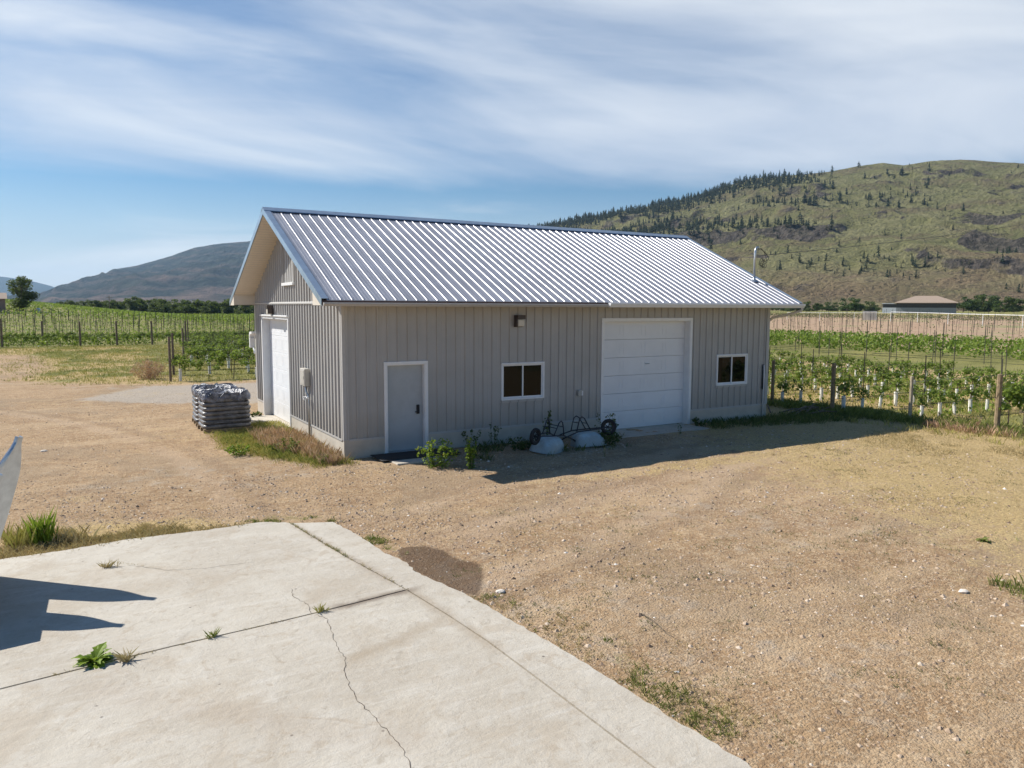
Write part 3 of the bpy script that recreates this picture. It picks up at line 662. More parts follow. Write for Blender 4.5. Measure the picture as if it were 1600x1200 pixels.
# roof
RIB = .25; x0r, x1r = -OG+.10, L_+OG
rf = MB(); prof = [(x0r, 0)]
xx_ = -OG+.16
while xx_ < x1r-.06:
    prof += [(xx_-.019,0),(xx_-.010,.017),(xx_+.010,.017),(xx_+.019,0)]
    for q_ in (1,2): prof += [(xx_+q_*RIB/3-.010,0),(xx_+q_*RIB/3,.004),(xx_+q_*RIB/3+.010,0)] if xx_+RIB < x1r else []
    xx_ += RIB
prof.append((x1r, 0))
for sgn in (-1, 1):
    yr, ye = W_/2, (-OE if sgn < 0 else W_+OE)
    n = len(prof); V = [(p[0], yr, ZR+p[1]) for p in prof]+[(p[0], ye, ZEAVE+p[1]) for p in prof]
    V += [(p[0], yr, ZR-.012) for p in prof]+[(p[0], ye, ZEAVE-.012) for p in prof]
    Fc = [((i,i+n,i+n+1,i+1) if sgn < 0 else (i,i+1,i+n+1,i+n)) for i in range(n-1)]
    Fc += [(i+n, i+3*n, i+3*n+1, i+n+1) for i in range(n-1)]
    rf.add(V, Fc)
roof = rf.build('roof', M['roof'], shop)
# screws in lines along the purlins: tiny domes
sc_ = MB()
def slope_pt(x, s, lift=0):  # s from eave 0 to ridge 1 on the near slope
    return (x, -OE+(W_/2+OE)*s, ZEAVE+(ZR-ZEAVE)*s+lift)
for s in (.02,.22,.42,.62,.82,.97):
    xx_ = -OG+.16+.055
    while xx_ < x1r-.1:
        p = slope_pt(xx_, s, .001); r = .009; sc_.add([(p[0]-r,p[1],p[2]),(p[0],p[1]-r,p[2]-.004),(p[0]+r,p[1],p[2]),(p[0],p[1]+r,p[2]+.004),(p[0],p[1]-.004,p[2]+.011)], [(0,1,4),(1,2,4),(2,3,4),(3,0,4)]); xx_ += RIB
sc_.build('screws', M['galv'], roof)['kind'] = 'stuff'
rc = MB(); yc = W_/2
rc.extr([(yc-.20,ZR-.20*PITCH+.030),(yc-.19,ZR-.19*PITCH+.046),(yc-.03,ZR+.045),(yc,ZR+.062),(yc+.03,ZR+.045),(yc+.19,ZR-.19*PITCH+.046),(yc+.20,ZR-.20*PITCH+.030),(yc,ZR+.045)], 0, -OG-.03, L_+OG+.03)
rc.build('ridge_cap', M['flash'], roof)
rk = MB()
for (xa, xb, xo) in ((-OG-.025, -OG+.13, -OG-.025), (L_+OG-.13, L_+OG+.025, L_+OG+.02)):
    for sgn in (-1, 1):
        yr, ye = W_/2, (-OE-.01 if sgn < 0 else W_+OE+.01)
        for (a, b_, zt, zb) in ((xa, xb, .034, .029), (xo, xo+.006, .029, -.13)):
            rk = MB(); rk.add([(a,yr,ZR+zb),(b_,yr,ZR+zb),(b_,yr,ZR+zt),(a,yr,ZR+zt),(a,ye,ZEAVE+zb),(b_,ye,ZEAVE+zb),(b_,ye,ZEAVE+zt),(a,ye,ZEAVE+zt)],
                   [(0,1,2,3),(7,6,5,4),(0,4,5,1),(3,2,6,7),(0,3,7,4),(1,5,6,2)])
            rk.build('rake_trim', M['flash'], roof)
# soffit under the rakes, slatted, and under the eaves
sf = MB()
for (xa, xb) in ((-OG-.0, -.0), (L_, L_+OG)):
    for sgn in (-1, 1):
        ye = (-OE if sgn < 0 else W_+OE); nsl = 42
        for k in range(nsl):
            t0, t1 = k/nsl, (k+.93)/nsl; tm = (t0+t1)/2
            def P(t, x, dz): return (x, W_/2+(ye-W_/2)*t, ZR+(ZEAVE-ZR)*t-.115+dz)
            sf.quad(P(t0,xa,0), P(t1,xa,0), P(t1,xb,0), P(t0,xb,0)); sf.quad(P(t1,xa,0), P((k+1)/nsl,xa,.012), P((k+1)/nsl,xb,.012), P(t1,xb,0))
for y0, y1 in ((-OE, 0), (W_, W_+OE)): sf.box(-OG, L_+OG, y0, y1, ZE-.035, ZE-.02)
sf.build('soffit', M['soffit'], shop)
# boxed return that closes the eave at the gable ends
for (xa, xb) in ((-OG-.012, -.0), (L_, L_+OG+.012)):
    for y0, y1 in ((-OE-.0, 0), (W_, W_+OE)):
        za = zroof(y0)-.118; zb = zroof(y1)-.118
        eb = MB(); eb.add([(xa,y0,ZE-.036),(xb,y0,ZE-.036),(xb,y1,ZE-.036),(xa,y1,ZE-.036),(xa,y0,max(za,ZE-.03)),(xb,y0,max(za,ZE-.03)),(xb,y1,max(zb,ZE-.03)),(xa,y1,max(zb,ZE-.03))],
               [(0,3,2,1),(4,5,6,7),(0,1,5,4),(1,2,6,5),(2,3,7,6),(3,0,4,7)])
        eb.build('eave_return', M['soffit'], shop)
fb_ = MB(); fb_.box(-OG, L_+OG, -OE-.004, -OE+.014, ZE-.03, ZEAVE-.014); fb_.build('fascia', M['brown'], shop); fb_ = MB(); fb_.box(-OG, L_+OG, W_+OE-.014, W_+OE+.004, ZE-.03, ZEAVE-.014); fb_.build('fascia', M['brown'], shop)
# gutters on the near eave: a thin one, and a deeper one fixed 2 cm lower on the right
def gutter(xa, xb, top, dep, wid, yb):
    gm = MB(); th = .004
    pr = [(yb,top),(yb,top-dep),(yb-wid*.6,top-dep),(yb-wid*.9,top-dep*.45),(yb-wid,top-dep*.35),(yb-wid,top),(yb-wid+.012,top+.002),(yb-wid+.012,top-.006),(yb-wid+th,top-.008),(yb-wid+th,top-dep*.35),(yb-wid*.9+th,top-dep*.42),(yb-wid*.6+th,top-dep+th),(yb-th,top-dep+th),(yb-th,top)]
    n = len(pr); V = [(xa,p[0],p[1]) for p in pr]+[(xb,p[0],p[1]) for p in pr]
    gm.add(V, [(i,i+n,(i+1)%n+n,(i+1)%n) for i in range(n)])
    out = pr[:6]; 
    for x in (xa-.003, xb+.003): gm.add([(x,p[0],p[1]) for p in out], [tuple(range(6))])
    return gm.build('gutter', M['trim'] if dep < .1 else M['white'], shop)
gutter(-OG+.01, 6.80, ZEAVE-.055, .075, .11, -OE-.006)
gutter(6.86, L_+OG+.02, ZEAVE-.016, .115, .125, -OE-.006)
dp = MB(); dp.tube([(L_+OG-.04,-OE-.07,3.44),(L_+OG-.06,-OE-.04,3.36),(L_+.36,-OE*.5,3.22),(L_+.12,-.03,3.14),(L_+.07,.06,3.02),(L_+.07,.09,2.8),(L_+.07,.09,.1)], .042, 8); dp.build('downspout', M['soffit'], shop, smooth=True)
# pipe up the wall by the right corner
dp = MB(); dp.tube([(13.52,-.06,-.05),(13.52,-.06,1.40),(13.50,-.06,1.66)], .026, 8); dp.build('vent_pipe', M['white'], shop, smooth=True)
dp = MB(); dp.tube([(13.485,-.05,.9),(13.485,-.05,1.68)], .024, 8); dp.build('vent_pipe', M['blacksteel'], shop, smooth=True)
# windows
for (xa, xb, za, zb, lab) in WIN:
    f = MB(); t_ = .05
    for (a, b_, c, d) in ((xa,xb,zb-t_,zb),(xa,xb,za,za+t_),(xa,xa+t_,za+t_,zb-t_),(xb-t_,xb,za+t_,zb-t_)): f.bbox(a, b_, -.042, .06, c, d, .006)
    wf = f.build('window', M['white'], shop); wf['label'] = lab
    mid = (xa+xb)/2; s_ = MB()
    for (a, b_, yo) in ((xa+t_, mid+.02, .010), (mid-.02, xb-t_, -.012)):
        for (p, q, r, s2) in ((a,b_,zb-t_-.035,zb-t_),(a,b_,za+t_,za+t_+.035),(a,a+.035,za+t_+.035,zb-t_-.035),(b_-.035,b_,za+t_+.035,zb-t_-.035)): s_.box(p, q, yo, yo+.022, r, s2)
    s_.build('sash', M['white'], wf)
    for (a, b_, yo) in ((xa+t_+.035, mid-.015, .021), (mid+.015, xb-t_-.035, -.001)):
        g = MB(); g.quad((a,yo,za+t_+.035),(b_,yo,za+t_+.035),(b_,yo,zb-t_-.035),(a,yo,zb-t_-.035)); g.build('pane', M['glass'], wf)
    g = MB(); g.box(xa-.02, xb+.02, -.034, -.024, za-.06, za-.002); g.build('sill_flashing', M['trim'], wf)
    g = MB(); g.box(xa+.03, xb-.03, .07, .09, za+.03, zb-.03); g.build('dark_interior', M['black'], wf)
# overhead doors
def frame_pieces(mb, a, b_, ztop, wtrim, f):
    f(mb, a, a+wtrim, -.03, .0, ztop-wtrim); f(mb, b_-wtrim, b_, -.03, .0, ztop-wtrim); f(mb, a, b_, -.03, ztop-wtrim, ztop)
fm = MB(); REC = .20
tr = .085
for (a, b_, c, d) in ((GD[0],GD[0]+tr,-.02,GD[2]-tr),(GD[1]-tr,GD[1],-.02,GD[2]-tr),(GD[0],GD[1],GD[2]-tr,GD[2])): fm.bbox(a, b_, -.035, .03, c, d, .005)
for (a, b_) in ((GD[0]+tr,GD[0]+tr+.012),(GD[1]-tr-.012,GD[1]-tr)): fm.box(a, b_, -.02, REC+.02, -.02, GD[2]-tr)
fm.box(GD[0]+tr+.012, GD[1]-tr-.012, -.02, REC+.02, GD[2]-tr-.012, GD[2]-tr)
gd = fm.build('overhead_door_frame', M['white'], shop)
def panels_x(name, xa, xb, za, zb, y, nrow, ncol, parent):
    mb = MB(); H = (zb-za)/nrow; Wd = (xb-xa)
    for r in range(nrow):
        z0, z1 = za+r*H+.003, za+(r+1)*H-.003; mb.bbox(xa, xb, y, y+.045, z0, z1, .006)
        for c in range(ncol):
            p0 = xa+Wd*(c+.07)/ncol; p1 = xa+Wd*(c+.93)/ncol; q0 = z0+H*.18; q1 = z1-H*.18
            for (a, b_, c0, d0) in ((p0,p1,q0,q0+.022),(p0,p1,q1-.022,q1),(p0,p0+.022,q0+.022,q1-.022),(p1-.022,p1,q0+.022,q1-.022)): mb.box(a, b_, y-.007, y-.0005, c0, d0)
    return mb
dpan = panels_x('overhead_door', GD[0]+tr+.012, GD[1]-tr-.012, .03, GD[2]-tr-.012, REC, 6, 4, shop).build('overhead_door', M['doorwhite'], shop); dpan['label'] = 'white sectional overhead door on the shaded long side'
h = MB(); h.tube([(8.9,REC-.01,1.85),(8.9,REC-.05,1.85),(9.02,REC-.05,1.85),(9.02,REC-.01,1.85)], .012, 6); h.build('handle', M['galv'], dpan)
h = MB(); h.box(GD[0]+tr+.012, GD[1]-tr-.012, REC+.002, REC+.04, -.01, .03); h.build('bottom_seal', M['black'], dpan)
h = MB(); h.box(GD[0]+.05, GD[1]-.05, -.9, .5, -.2, .012); h.build('door_apron', M['found'], shop)
# gable door: same thing turned onto the x = 0 wall
fm = MB()
for (a, b_, c, d) in ((GG[0],GG[0]+tr,-.02,GG[2]-tr),(GG[1]-tr,GG[1],-.02,GG[2]-tr),(GG[0],GG[1],GG[2]-tr,GG[2])): fm.bbox(-.035, .03, a, b_, c, d, .005)
for (a, b_) in ((GG[0]+tr,GG[0]+tr+.012),(GG[1]-tr-.012,GG[1]-tr)): fm.box(-.02, REC+.02, a, b_, -.02, GG[2]-tr)
fm.box(-.02, REC+.02, GG[0]+tr+.012, GG[1]-tr-.012, GG[2]-tr-.012, GG[2]-tr)
fm.bbox(-.075, -.036, GG[0]-.03, GG[1]+.03, GG[2]-.01, GG[2]+.035, .006)
fm.build('overhead_door_frame', M['white'], shop)
mb = MB(); xa, xb, za, zb = GG[0]+tr+.012, GG[1]-tr-.012, .03, GG[2]-tr-.012; nr_ = 6; H = (zb-za)/nr_
for r in range(nr_):
    z0, z1 = za+r*H+.003, za+(r+1)*H-.003; mb.bbox(REC, REC+.045, xa, xb, z0, z1, .006)
    for c in range(4):
        p0 = xa+(xb-xa)*(c+.07)/4; p1 = xa+(xb-xa)*(c+.93)/4; q0 = z0+H*.18; q1 = z1-H*.18
        for (a, b_, c0, d0) in ((p0,p1,q0,q0+.022),(p0,p1,q1-.022,q1),(p0,p0+.022,q0+.022,q1-.022),(p1-.022,p1,q0+.022,q1-.022)): mb.box(REC-.0025, REC-.0004, a, b_, c0, d0)
gdo = mb.build('overhead_door', M['doorwhite'], shop); gdo['label'] = 'sunlit white sectional overhead door in the gable end'
h = MB(); h.bbox(REC-.05, REC-.002, 5.05, 5.13, 2.82, 2.92, .008); h.build('door_sensor', M['greybox'], gdo)
h = MB(); h.box(-.7, .5, GG[0]+.05, GG[1]-.05, -.2, .012); h.build('door_apron', M['found'], shop)
# man door
fm = MB(); tr = .075
for (a, b_, c, d) in ((MD[0],MD[0]+tr,.0,MD[2]-tr),(MD[1]-tr,MD[1],.0,MD[2]-tr),(MD[0],MD[1],MD[2]-tr,MD[2])): fm.bbox(a, b_, -.040, .03, c, d, .005)
for (a, b_) in ((MD[0]+tr,MD[0]+tr+.015),(MD[1]-tr-.015,MD[1]-tr)): fm.box(a, b_, -.02, .15, .0, MD[2]-tr)
fm.box(MD[0]+tr+.015, MD[1]-tr-.015, -.02, .15, MD[2]-tr-.015, MD[2]-tr)
mf = fm.build('door_frame', M['white'], shop)
d_ = MB(); d_.bbox(MD[0]+tr+.018, MD[1]-tr-.018, .10, .145, .05, MD[2]-tr-.018, .004); door = d_.build('door', M['greydoor'], shop)
h = MB(); h.bbox(1.80, 1.87, .065, .099, .90, 1.12, .006); h.tube([(1.835,.07,.96),(1.835,.03,.96),(1.74,.03,.955)], .011, 8); h.lathe([(.0,-.0),(.02,0),(.022,.012),(.022,.03)], 1.835, .045, 1.07, 'y', 12); h.build('door_lock', M['black'], door)
for z in (.3, 1.05, 1.8):
    h = MB(); h.tube([(MD[0]+tr+.02,.094,z),(MD[0]+tr+.02,.094,z+.1)], .008, 6); h.build('hinge', M['galv'], door)
h = MB(); h.bbox(MD[0]-.02, MD[1]+.02, -.10, .15, -.02, .048, .006); h.build('threshold', M['galv'], shop)
# lanterns
def lantern(px, axis, nm, lab):
    mb = MB(); m2 = MB()
    def B(m, u0, u1, o0, o1, z0, z1, b=.006):
        if axis == 'x': m.bbox(u0, u1, -o1, -o0, z0, z1, b)
        else: m.bbox(-o1, -o0, u0, u1, z0, z1, b)
    B(mb, px-.12, px+.12, .022, .05, 2.94, 3.24); B(mb, px-.115, px+.115, .05, .21, 3.14, 3.24); B(mb, px-.13, px-.105, .05, .2, 2.96, 3.14); 
    B(m2, px-.095, px+.10, .055, .185, 2.955, 3.135, .02)
    l = mb.build('wall_lantern', M['bronze'], shop); l['label'] = lab; m2.build('glass_shade', M['glassb'], l)
lantern(4.54, 'x', '', 'dark bronze wall lantern above the first window'); 
def lantern_g():
    mb = MB(); m2 = MB(); y = 6.5
    mb.bbox(-.05, -.022, y-.12, y+.12, 3.20, 3.46, .006); mb.bbox(-.21, -.05, y-.115, y+.115, 3.37, 3.47, .006); mb.bbox(-.2, -.05, y-.13, y-.105, 3.22, 3.37, .004)
    m2.bbox(-.19, -.055, y-.1, y+.1, 3.20, 3.36, .02); l = mb.build('wall_lantern', M['bronze'], shop); l['label'] = 'dark bronze wall lantern over the gable overhead door'; m2.build('glass_shade', M['glassb'], l)
lantern_g()
# meter box and conduit on the gable, outlet on the long side
m_ = MB(); m_.bbox(-.17, -.024, 2.62, 3.06, 1.42, 1.86, .01); ub = m_.build('electrical_box', M['greybox'], shop)
m_ = MB(); m_.bbox(-.178, -.170, 2.66, 3.02, 1.46, 1.82, .003); m_.box(-.186, -.178, 2.68, 2.71, 1.60, 1.68); m_.build('box_cover', M['greybox'], ub)
m_ = MB(); m_.tube([(-.09,2.80,1.42),(-.09,2.80,1.28),(-.06,2.72,1.15),(-.05,2.70,.9),(-.05,2.70,-.05)], .028, 8); m_.build('conduit', M['galv'], ub, smooth=True)
m_ = MB(); m_.tube([(-.05,2.70,1.10),(-.16,2.70,1.10),(-.20,2.66,1.07)], .022, 8); m_.lathe([(0,-.02),(.045,-.02),(.045,.0),(0,.0)], -.16, 2.70, 1.15, 'z', 10); m_.tube([(-.11,2.60,1.12),(-.11,2.80,1.12)], .03, 8); m_.build('tap', M['white'], ub, smooth=False)
m_ = MB(); m_.bbox(6.39, 6.52, -.085, -.022, 1.08, 1.24, .012); ou = m_.build('outlet_box', M['greybox'], shop)
m_ = MB(); m_.bbox(6.50, 6.535, -.10, -.03, 1.09, 1.22, .008); m_.build('cover_flap', M['white'], ou)
# white hooded vent on the rear wall
m_ = MB(); m_.extr([(W_+.02,2.62),(W_+.35,2.60),(W_+.42,2.50),(W_+.42,2.38),(W_+.36,2.44),(W_+.30,2.52),(W_+.02,2.55)], 0, -.14, .10); m_.bbox(-.14, .02, W_+.30, W_+.42, 2.08, 2.40, .01); m_.tube([(-.04,W_+.30,2.12),(-.04,W_+.1,1.98),(-.04,W_+.08,1.9)], .03, 8); m_.build('hooded_vent', M['white'], shop)
# service mast with its loops
m_ = MB(); mx, my, mz = 14.0, .9, zroof(.9)
m_.tube([(mx,my,mz-.05),(mx,my,mz+.90),(mx+.015,my,mz+1.0),(mx+.06,my,mz+1.07),(mx+.13,my,mz+1.08),(mx+.18,my,mz+1.02)], .036, 10); mast = m_.build('service_mast', M['galv'], shop, smooth=True)
m_ = MB(); m_.lathe([(.16,-.07),(.10,.0),(.045,.02),(.045,.10)], mx, my, mz+.03, 'z', 14); m_.build('roof_flashing', M['galv'], mast, smooth=True)
m_ = MB(); att = (mx+.03, my, mz+.72)
for k, (dx, dz, s) in enumerate(((.42,.55,.0),(.50,.48,.03),(.34,.42,-.03))):
    pts = [(mx+.17, my+s, mz+1.03)]
    for i in range(1, 13):
        t = i/12; pts.append((mx+.17+dx*math.sin(PI*t*.95)*.9-(.0)*t, my+s+.05*math.sin(6*t+k), mz+1.03-dz*(1-math.cos(PI*t))/2*1.0+.04*math.sin(9*t+k)))
    m_.tube(pts, .0085, 5)
for k in range(3):
    c = (mx+.30+.07*k, my, mz+.62-.03*k); m_.tube([(c[0]+.09*math.cos(a), c[1]+.03*math.sin(2*a), c[2]+.13*math.sin(a)) for a in np.linspace(.3, 2*PI, 12)], .008, 5)
m_.build('service_loop', M['hose'], mast)
# doorstep, with a thin black sheet laid over it
m_ = MB(); m_.bbox(.75, 1.95, -1.30, -.10, -.1, .045, .012); o = m_.build('doorstep', M['found']); tag(o, 'small concrete doorstep in front of the grey man door', 'doorstep')
m_ = MB(); m_.bbox(.55, 2.5, -.92, -.13, .048, .062, .004); o = m_.build('black_sheet', M['black']); tag(o, 'thin black sheet lying below the grey man door', 'mat')
# overhead service cable and its far pole (outside the picture on the right)
def catenary(a, b, sag, n=40): return [tuple(a[i]+(b[i]-a[i])*t-(sag*4*t*(1-t) if i == 2 else 0) for i in range(3)) for t in np.linspace(0, 1, n)]
m_ = MB(); far = (CAM[0]+60*math.sin(math.radians(68)), CAM[1]+60*math.cos(math.radians(68)), CAM[2]+60*.1035)
m_.tube(catenary((mx+.05,my,mz+.80), far, .25), .009, 5); o = m_.build('service_cable', M['wire']); tag(o, 'thin overhead power cable running right from the roof mast', 'cable')

# ------------------------------------------------------------------ plant builders
def leaf_cloud(n, cen, rad, size, seed, shape='ball', flat=.0, gap=0.0):
    """n leaf quads spread through ellipsoids; returns V (4n,3), Q (n,4), tint"""
    r = np.random.default_rng(seed); cen = np.atleast_2d(cen); rad = np.atleast_2d(rad); vol = rad.prod(1)**.8; k = r.choice(len(cen), n, p=vol/vol.sum())
    u = r.normal(size=(n,3)); u /= np.linalg.norm(u, axis=1)[:, None]; q = r.random(n)[:, None]**.45
    c = cen[k]+u*q*rad[k]
    t = r.normal(size=(n,3)); t[:,2] *= .6; t /= np.linalg.norm(t, axis=1)[:, None]; b = np.cross(t, r.normal(size=(n,3))); b /= np.linalg.norm(b, axis=1)[:, None]
    s = size*r.uniform(.6, 1.35, n)[:, None]; w_ = s*r.uniform(.55, .8, n)[:, None]
    fold = np.cross(t, b)*s*.18
    V = np.stack([c-t*s, c-b*w_+fold, c+t*s, c+b*w_+fold], 1).reshape(-1, 3); Q = np.arange(4*n).reshape(n, 4)
    cl = r.random(len(cen))[k]*.45; tint = np.clip(cl+r.random(n)*.5+.12*u[:,2], 0, 1)
    return V, Q, tint
def leaf_obj(name, data, matl, parent=None): return fast_mesh(name, data[0], data[1], data[2], matl, parent, k=4)
def blades(x, y, z, h, w, lean, seed, per=5, spread=.03, tint=None):
    """grass blades at roots x,y,z: per blades each, two triangles tall"""
    r = np.random.default_rng(seed); n = len(x); N = n*per
    X0 = np.repeat(x, per)+r.normal(0, 1, N)*np.repeat(np.broadcast_to(spread, n), per); Y0 = np.repeat(y, per)+r.normal(0, 1, N)*np.repeat(np.broadcast_to(spread, n), per); Z0 = np.repeat(z, per)-.01
    H = np.repeat(np.broadcast_to(h, n), per)*r.uniform(.45, 1.2, N); a = r.uniform(0, 2*PI, N); wv = np.repeat(np.broadcast_to(w, n), per)*r.uniform(.6, 1.3, N)
    ln = H*np.broadcast_to(lean, N)*r.uniform(.3, 1.3, N); b = a+r.normal(0, .8, N)+PI/2
    dx, dy = np.cos(a)*wv, np.sin(a)*wv; lx, ly = np.cos(b)*ln, np.sin(b)*ln
    V = np.stack([np.stack([X0-dx,Y0-dy,Z0],-1), np.stack([X0+dx,Y0+dy,Z0],-1), np.stack([X0+dx*.6+lx*.4,Y0+dy*.6+ly*.4,Z0+H*.6],-1), np.stack([X0+lx,Y0+ly,Z0+H],-1)], 1).reshape(-1, 3)
    i = np.arange(N)*4; T = np.stack([np.stack([i,i+1,i+2],-1), np.stack([i,i+2,i+3],-1)], 1).reshape(-1, 3)
    tn = np.repeat(np.clip((np.repeat(tint, per) if tint is not None else .5)+r.uniform(-.35, .35, N), 0, 1), 2)
    return V, T, tn

# ------------------------------------------------------------------ pines on the hillside
def pine_mesh(name, seed, h=1.0, full=1.0):
    r = random.Random(seed); mb = MB(); mb.tube([(0,0,-.12),(0,0,h*.9)], [.022*h, .006*h], 5, .0)
    nl = 9
    for i in range(nl):
        t = i/(nl-1); z = h*(.16+.80*t); R = h*.25*full*(1-t)**.62+.03*h; k = 7
        a0 = r.uniform(0, 6)
        for j in range(k):
            if r.random() < .18: continue
            a = a0+2*PI*j/k+r.uniform(-.3, .3); RR = R*r.uniform(.55, 1.25); da = .45; zt = z+h*.06; zd = z-h*.05*r.uniform(.3, 1.4)
            mb.add([(0,0,zt),(math.cos(a-da)*RR*.7,math.sin(a-da)*RR*.7,zd),(math.cos(a)*RR,math.sin(a)*RR,zd-h*.015),(math.cos(a+da)*RR*.7,math.sin(a+da)*RR*.7,zd)], [(0,1,2),(0,2,3)], r.random())
    o = mb.build(name, M['pine']); return o
pines = [pine_mesh('pine_tree', s, 1, f) for s, f in ((1,1.0),(2,1.25),(3,.8),(4,1.4))]
az = hA[0]; nr_h = len(hR)
def hill_at(a, r_):
    ia = np.clip((a-az[0])/(az[1]-az[0]), 0, len(az)-1.001); ir = np.interp(r_, hR, np.arange(nr_h)); i0 = ia.astype(int); j0 = np.minimum(ir.astype(int), nr_h-2); fa = ia-i0; fr = ir-j0
    return hZ[j0,i0]*(1-fa)*(1-fr)+hZ[j0,i0+1]*fa*(1-fr)+hZ[j0+1,i0]*(1-fa)*fr+hZ[j0+1,i0+1]*fa*fr
rp = np.random.default_rng(21); NP = 60000
pa = rp.uniform(27, 70, NP); pr_ = 620+(1530-620)*rp.random(NP)**.62
pz = hill_at(pa, pr_); pxx = CAM[0]+pr_*np.sin(np.radians(pa)); pyy = CAM[1]+pr_*np.cos(np.radians(pa))
el = (pz-CAM[2])/pr_; top = lin(SKY_R, pa); rel = el/top
u_ = 800+F_PX*np.tan(np.radians(pa)-YAW)
dn = np.zeros(NP)
dn += 1.0*S(rel, .86, .97)*(1-S(u_, 1210, 1310))*.9                       # wooded crest on the left shoulder
dn += 1.1*S(-u_, -1190, -1000)*S(rel, .40, .75)*S(n3 if False else fbm(pxx*.008+5, pyy*.008, 3), .38, .55)
n3 = fbm(pxx*.010, pyy*.010, 4)
dn += .9*S(n3, .52, .66)*S(-np.abs(el-(.112+(u_-1200)*.00003)), -.028, -.004)*S(u_, 1040, 1130)*(1-S(u_, 1330, 1480))  # dark belt below the crest
dn += 1.0*S(n3, .47, .58)*S(-np.abs(el-(.035)), -.035, -.006)*S(u_, 1180, 1260)
dn += .30*S(n3, .50, .62)*S(-np.abs(el-(.135-(1260-u_)*.00012)), -.02, -.0)*S(u_, 1100, 1200)*(1-S(u_, 1400, 1500))
dn += .012+.05*S(n3, .55, .68)
dn *= 1-.35*S(u_, 1190, 1290)
dn *= (1-.75*S(u_, 1450, 1560)*S(rel, .5, .7))
keep = (rp.random(NP) < dn*.20) & (u_ > 820) & (u_ < 1660)
ki = np.nonzero(keep)[0]; hh = rp.uniform(4.5, 15, len(ki))*(1-.2*(pr_[ki] < 900))*(.4+.75*rp.random(len(ki)))
ang = hh/pr_[ki]; order = np.argsort(-ang); ki = ki[order]; hh = hh[order]
PG = 'pine trees scattered over the right hillside'
def pine_label(i):
    sz = 'tall' if hh_of.get(int(i), 9) > 10.5 else ('middling' if hh_of.get(int(i), 9) > 7.5 else 'short')
    col = 'far left' if u_[i] < 980 else 'left' if u_[i] < 1110 else 'centre left' if u_[i] < 1230 else 'centre' if u_[i] < 1350 else 'centre right' if u_[i] < 1460 else 'far right'
    row = 'on the skyline' if rel[i] > .93 else 'just below the skyline' if rel[i] > .8 else 'on the upper slope' if rel[i] > .62 else 'midway up' if rel[i] > .42 else 'on the lower slope' if rel[i] > .25 else 'near the foot'
    return '%s dark pine %s, right hill, %s part' % (sz, row, col)
    if u_[i] < 1110 and rel[i] > .8: return 'dark pine in the wooded crest on the left shoulder of the right hill'
    if rel[i] > .9: return 'dark pine standing out against the sky on the bare hilltop'
    if el[i] < .055: return 'dark pine among the rocks low on the right hillside'
    if u_[i] < 1130: return 'dark pine on the steep left flank of the right hill'
    return 'dark pine in the belt across the middle of the right hillside'
crest_first = ki[:300]; hh_of = {int(i): float(h) for i, h in zip(ki, hh)}
for q_, i in enumerate(crest_first):
    src = pines[q_ % 4]; o = src if q_ < 4 else src.copy()
    if q_ >= 4: COL.objects.link(o)
    s_ = hh[q_]; o.location = (pxx[i], pyy[i], pz[i]-.3); o.scale = (s_,s_,s_); o.rotation_euler = (0,0,float(rp.uniform(0,6)))
    tag(o, pine_label(i), 'pine tree', PG)
def merge_copies(name, srcs, locs, scales, rots, matl, label, cat):
    Vs = []; Fs = []; Ts = []; off = 0
    base = []
    for s_ in srcs:
        me = s_.data; v = np.zeros(len(me.vertices)*3, np.float32); me.vertices.foreach_get('co', v); me.calc_loop_triangles()
        tr = np.zeros(len(me.loop_triangles)*3, np.int32); me.loop_triangles.foreach_get('vertices', tr); pi = np.zeros(len(me.loop_triangles), np.int32); me.loop_triangles.foreach_get('polygon_index', pi)
        tv = np.zeros(len(me.polygons), np.float32); me.attributes['tint'].data.foreach_get('value', tv); base.append((v.reshape(-1,3), tr.reshape(-1,3), tv[pi]))
    for k, (l, s, a) in enumerate(zip(locs, scales, rots)):
        v, t, tn = base[k % len(base)]; c, sn = math.cos(a), math.sin(a); vv = v*s; vv = np.stack([vv[:,0]*c-vv[:,1]*sn, vv[:,0]*sn+vv[:,1]*c, vv[:,2]], -1)+np.asarray(l)
        Vs.append(vv); Fs.append(t+off); Ts.append(tn); off += len(v)
    o = fast_mesh(name, np.concatenate(Vs), np.concatenate(Fs), np.concatenate(Ts), matl); tag(o, label, cat, kind='stuff'); return o
rest = ki[300:]
if len(rest): merge_copies('pine_forest', pines, np.stack([pxx[rest], pyy[rest], pz[rest]-.3], -1), hh[300:], rp.uniform(0, 6, len(rest)), M['pine'], 'smaller pines spread over the far right hillside', 'pine forest')

# ------------------------------------------------------------------ broadleaf trees and the valley scrub
def bushy(name, seed, n, leaf, matl, lobes=9, w=.5, h=1.0, trunk=.16):
    r = random.Random(seed); e = empty(name); cen = []; rad = []
    tb = MB(); tb.tube([(0,0,-.1),(.01,0,h*.3),(.0,.02,h*.62)], [.035,.026,.010], 6, .5)
    for k in range(lobes):
        a = r.uniform(0, 6.28); rr = w*.62*math.sqrt(r.random()); z = h*(trunk+.12+(.80-trunk)*r.random()); sh = 1-.75*max(0, (z/h-.5))
        c = (math.cos(a)*rr*sh, math.sin(a)*rr*sh, z); cen.append(c); q = r.uniform(.10, .19)*w*2*sh+.03; rad.append((q, q, q*.8))
        tb.tube([(0,0,h*.22), (c[0]*.5, c[1]*.5, h*.2+(c[2]-h*.2)*.55), c], [.015,.009,.004], 5, .5)
    tb.build('trunk', M['bark'], e); leaf_obj('crown', leaf_cloud(n, cen, rad, leaf, seed), matl, e); return e
tree1 = bushy('broadleaf_tree', 5, 5200, .022, M['leafolive'], 17, .50, 1.0, .10)
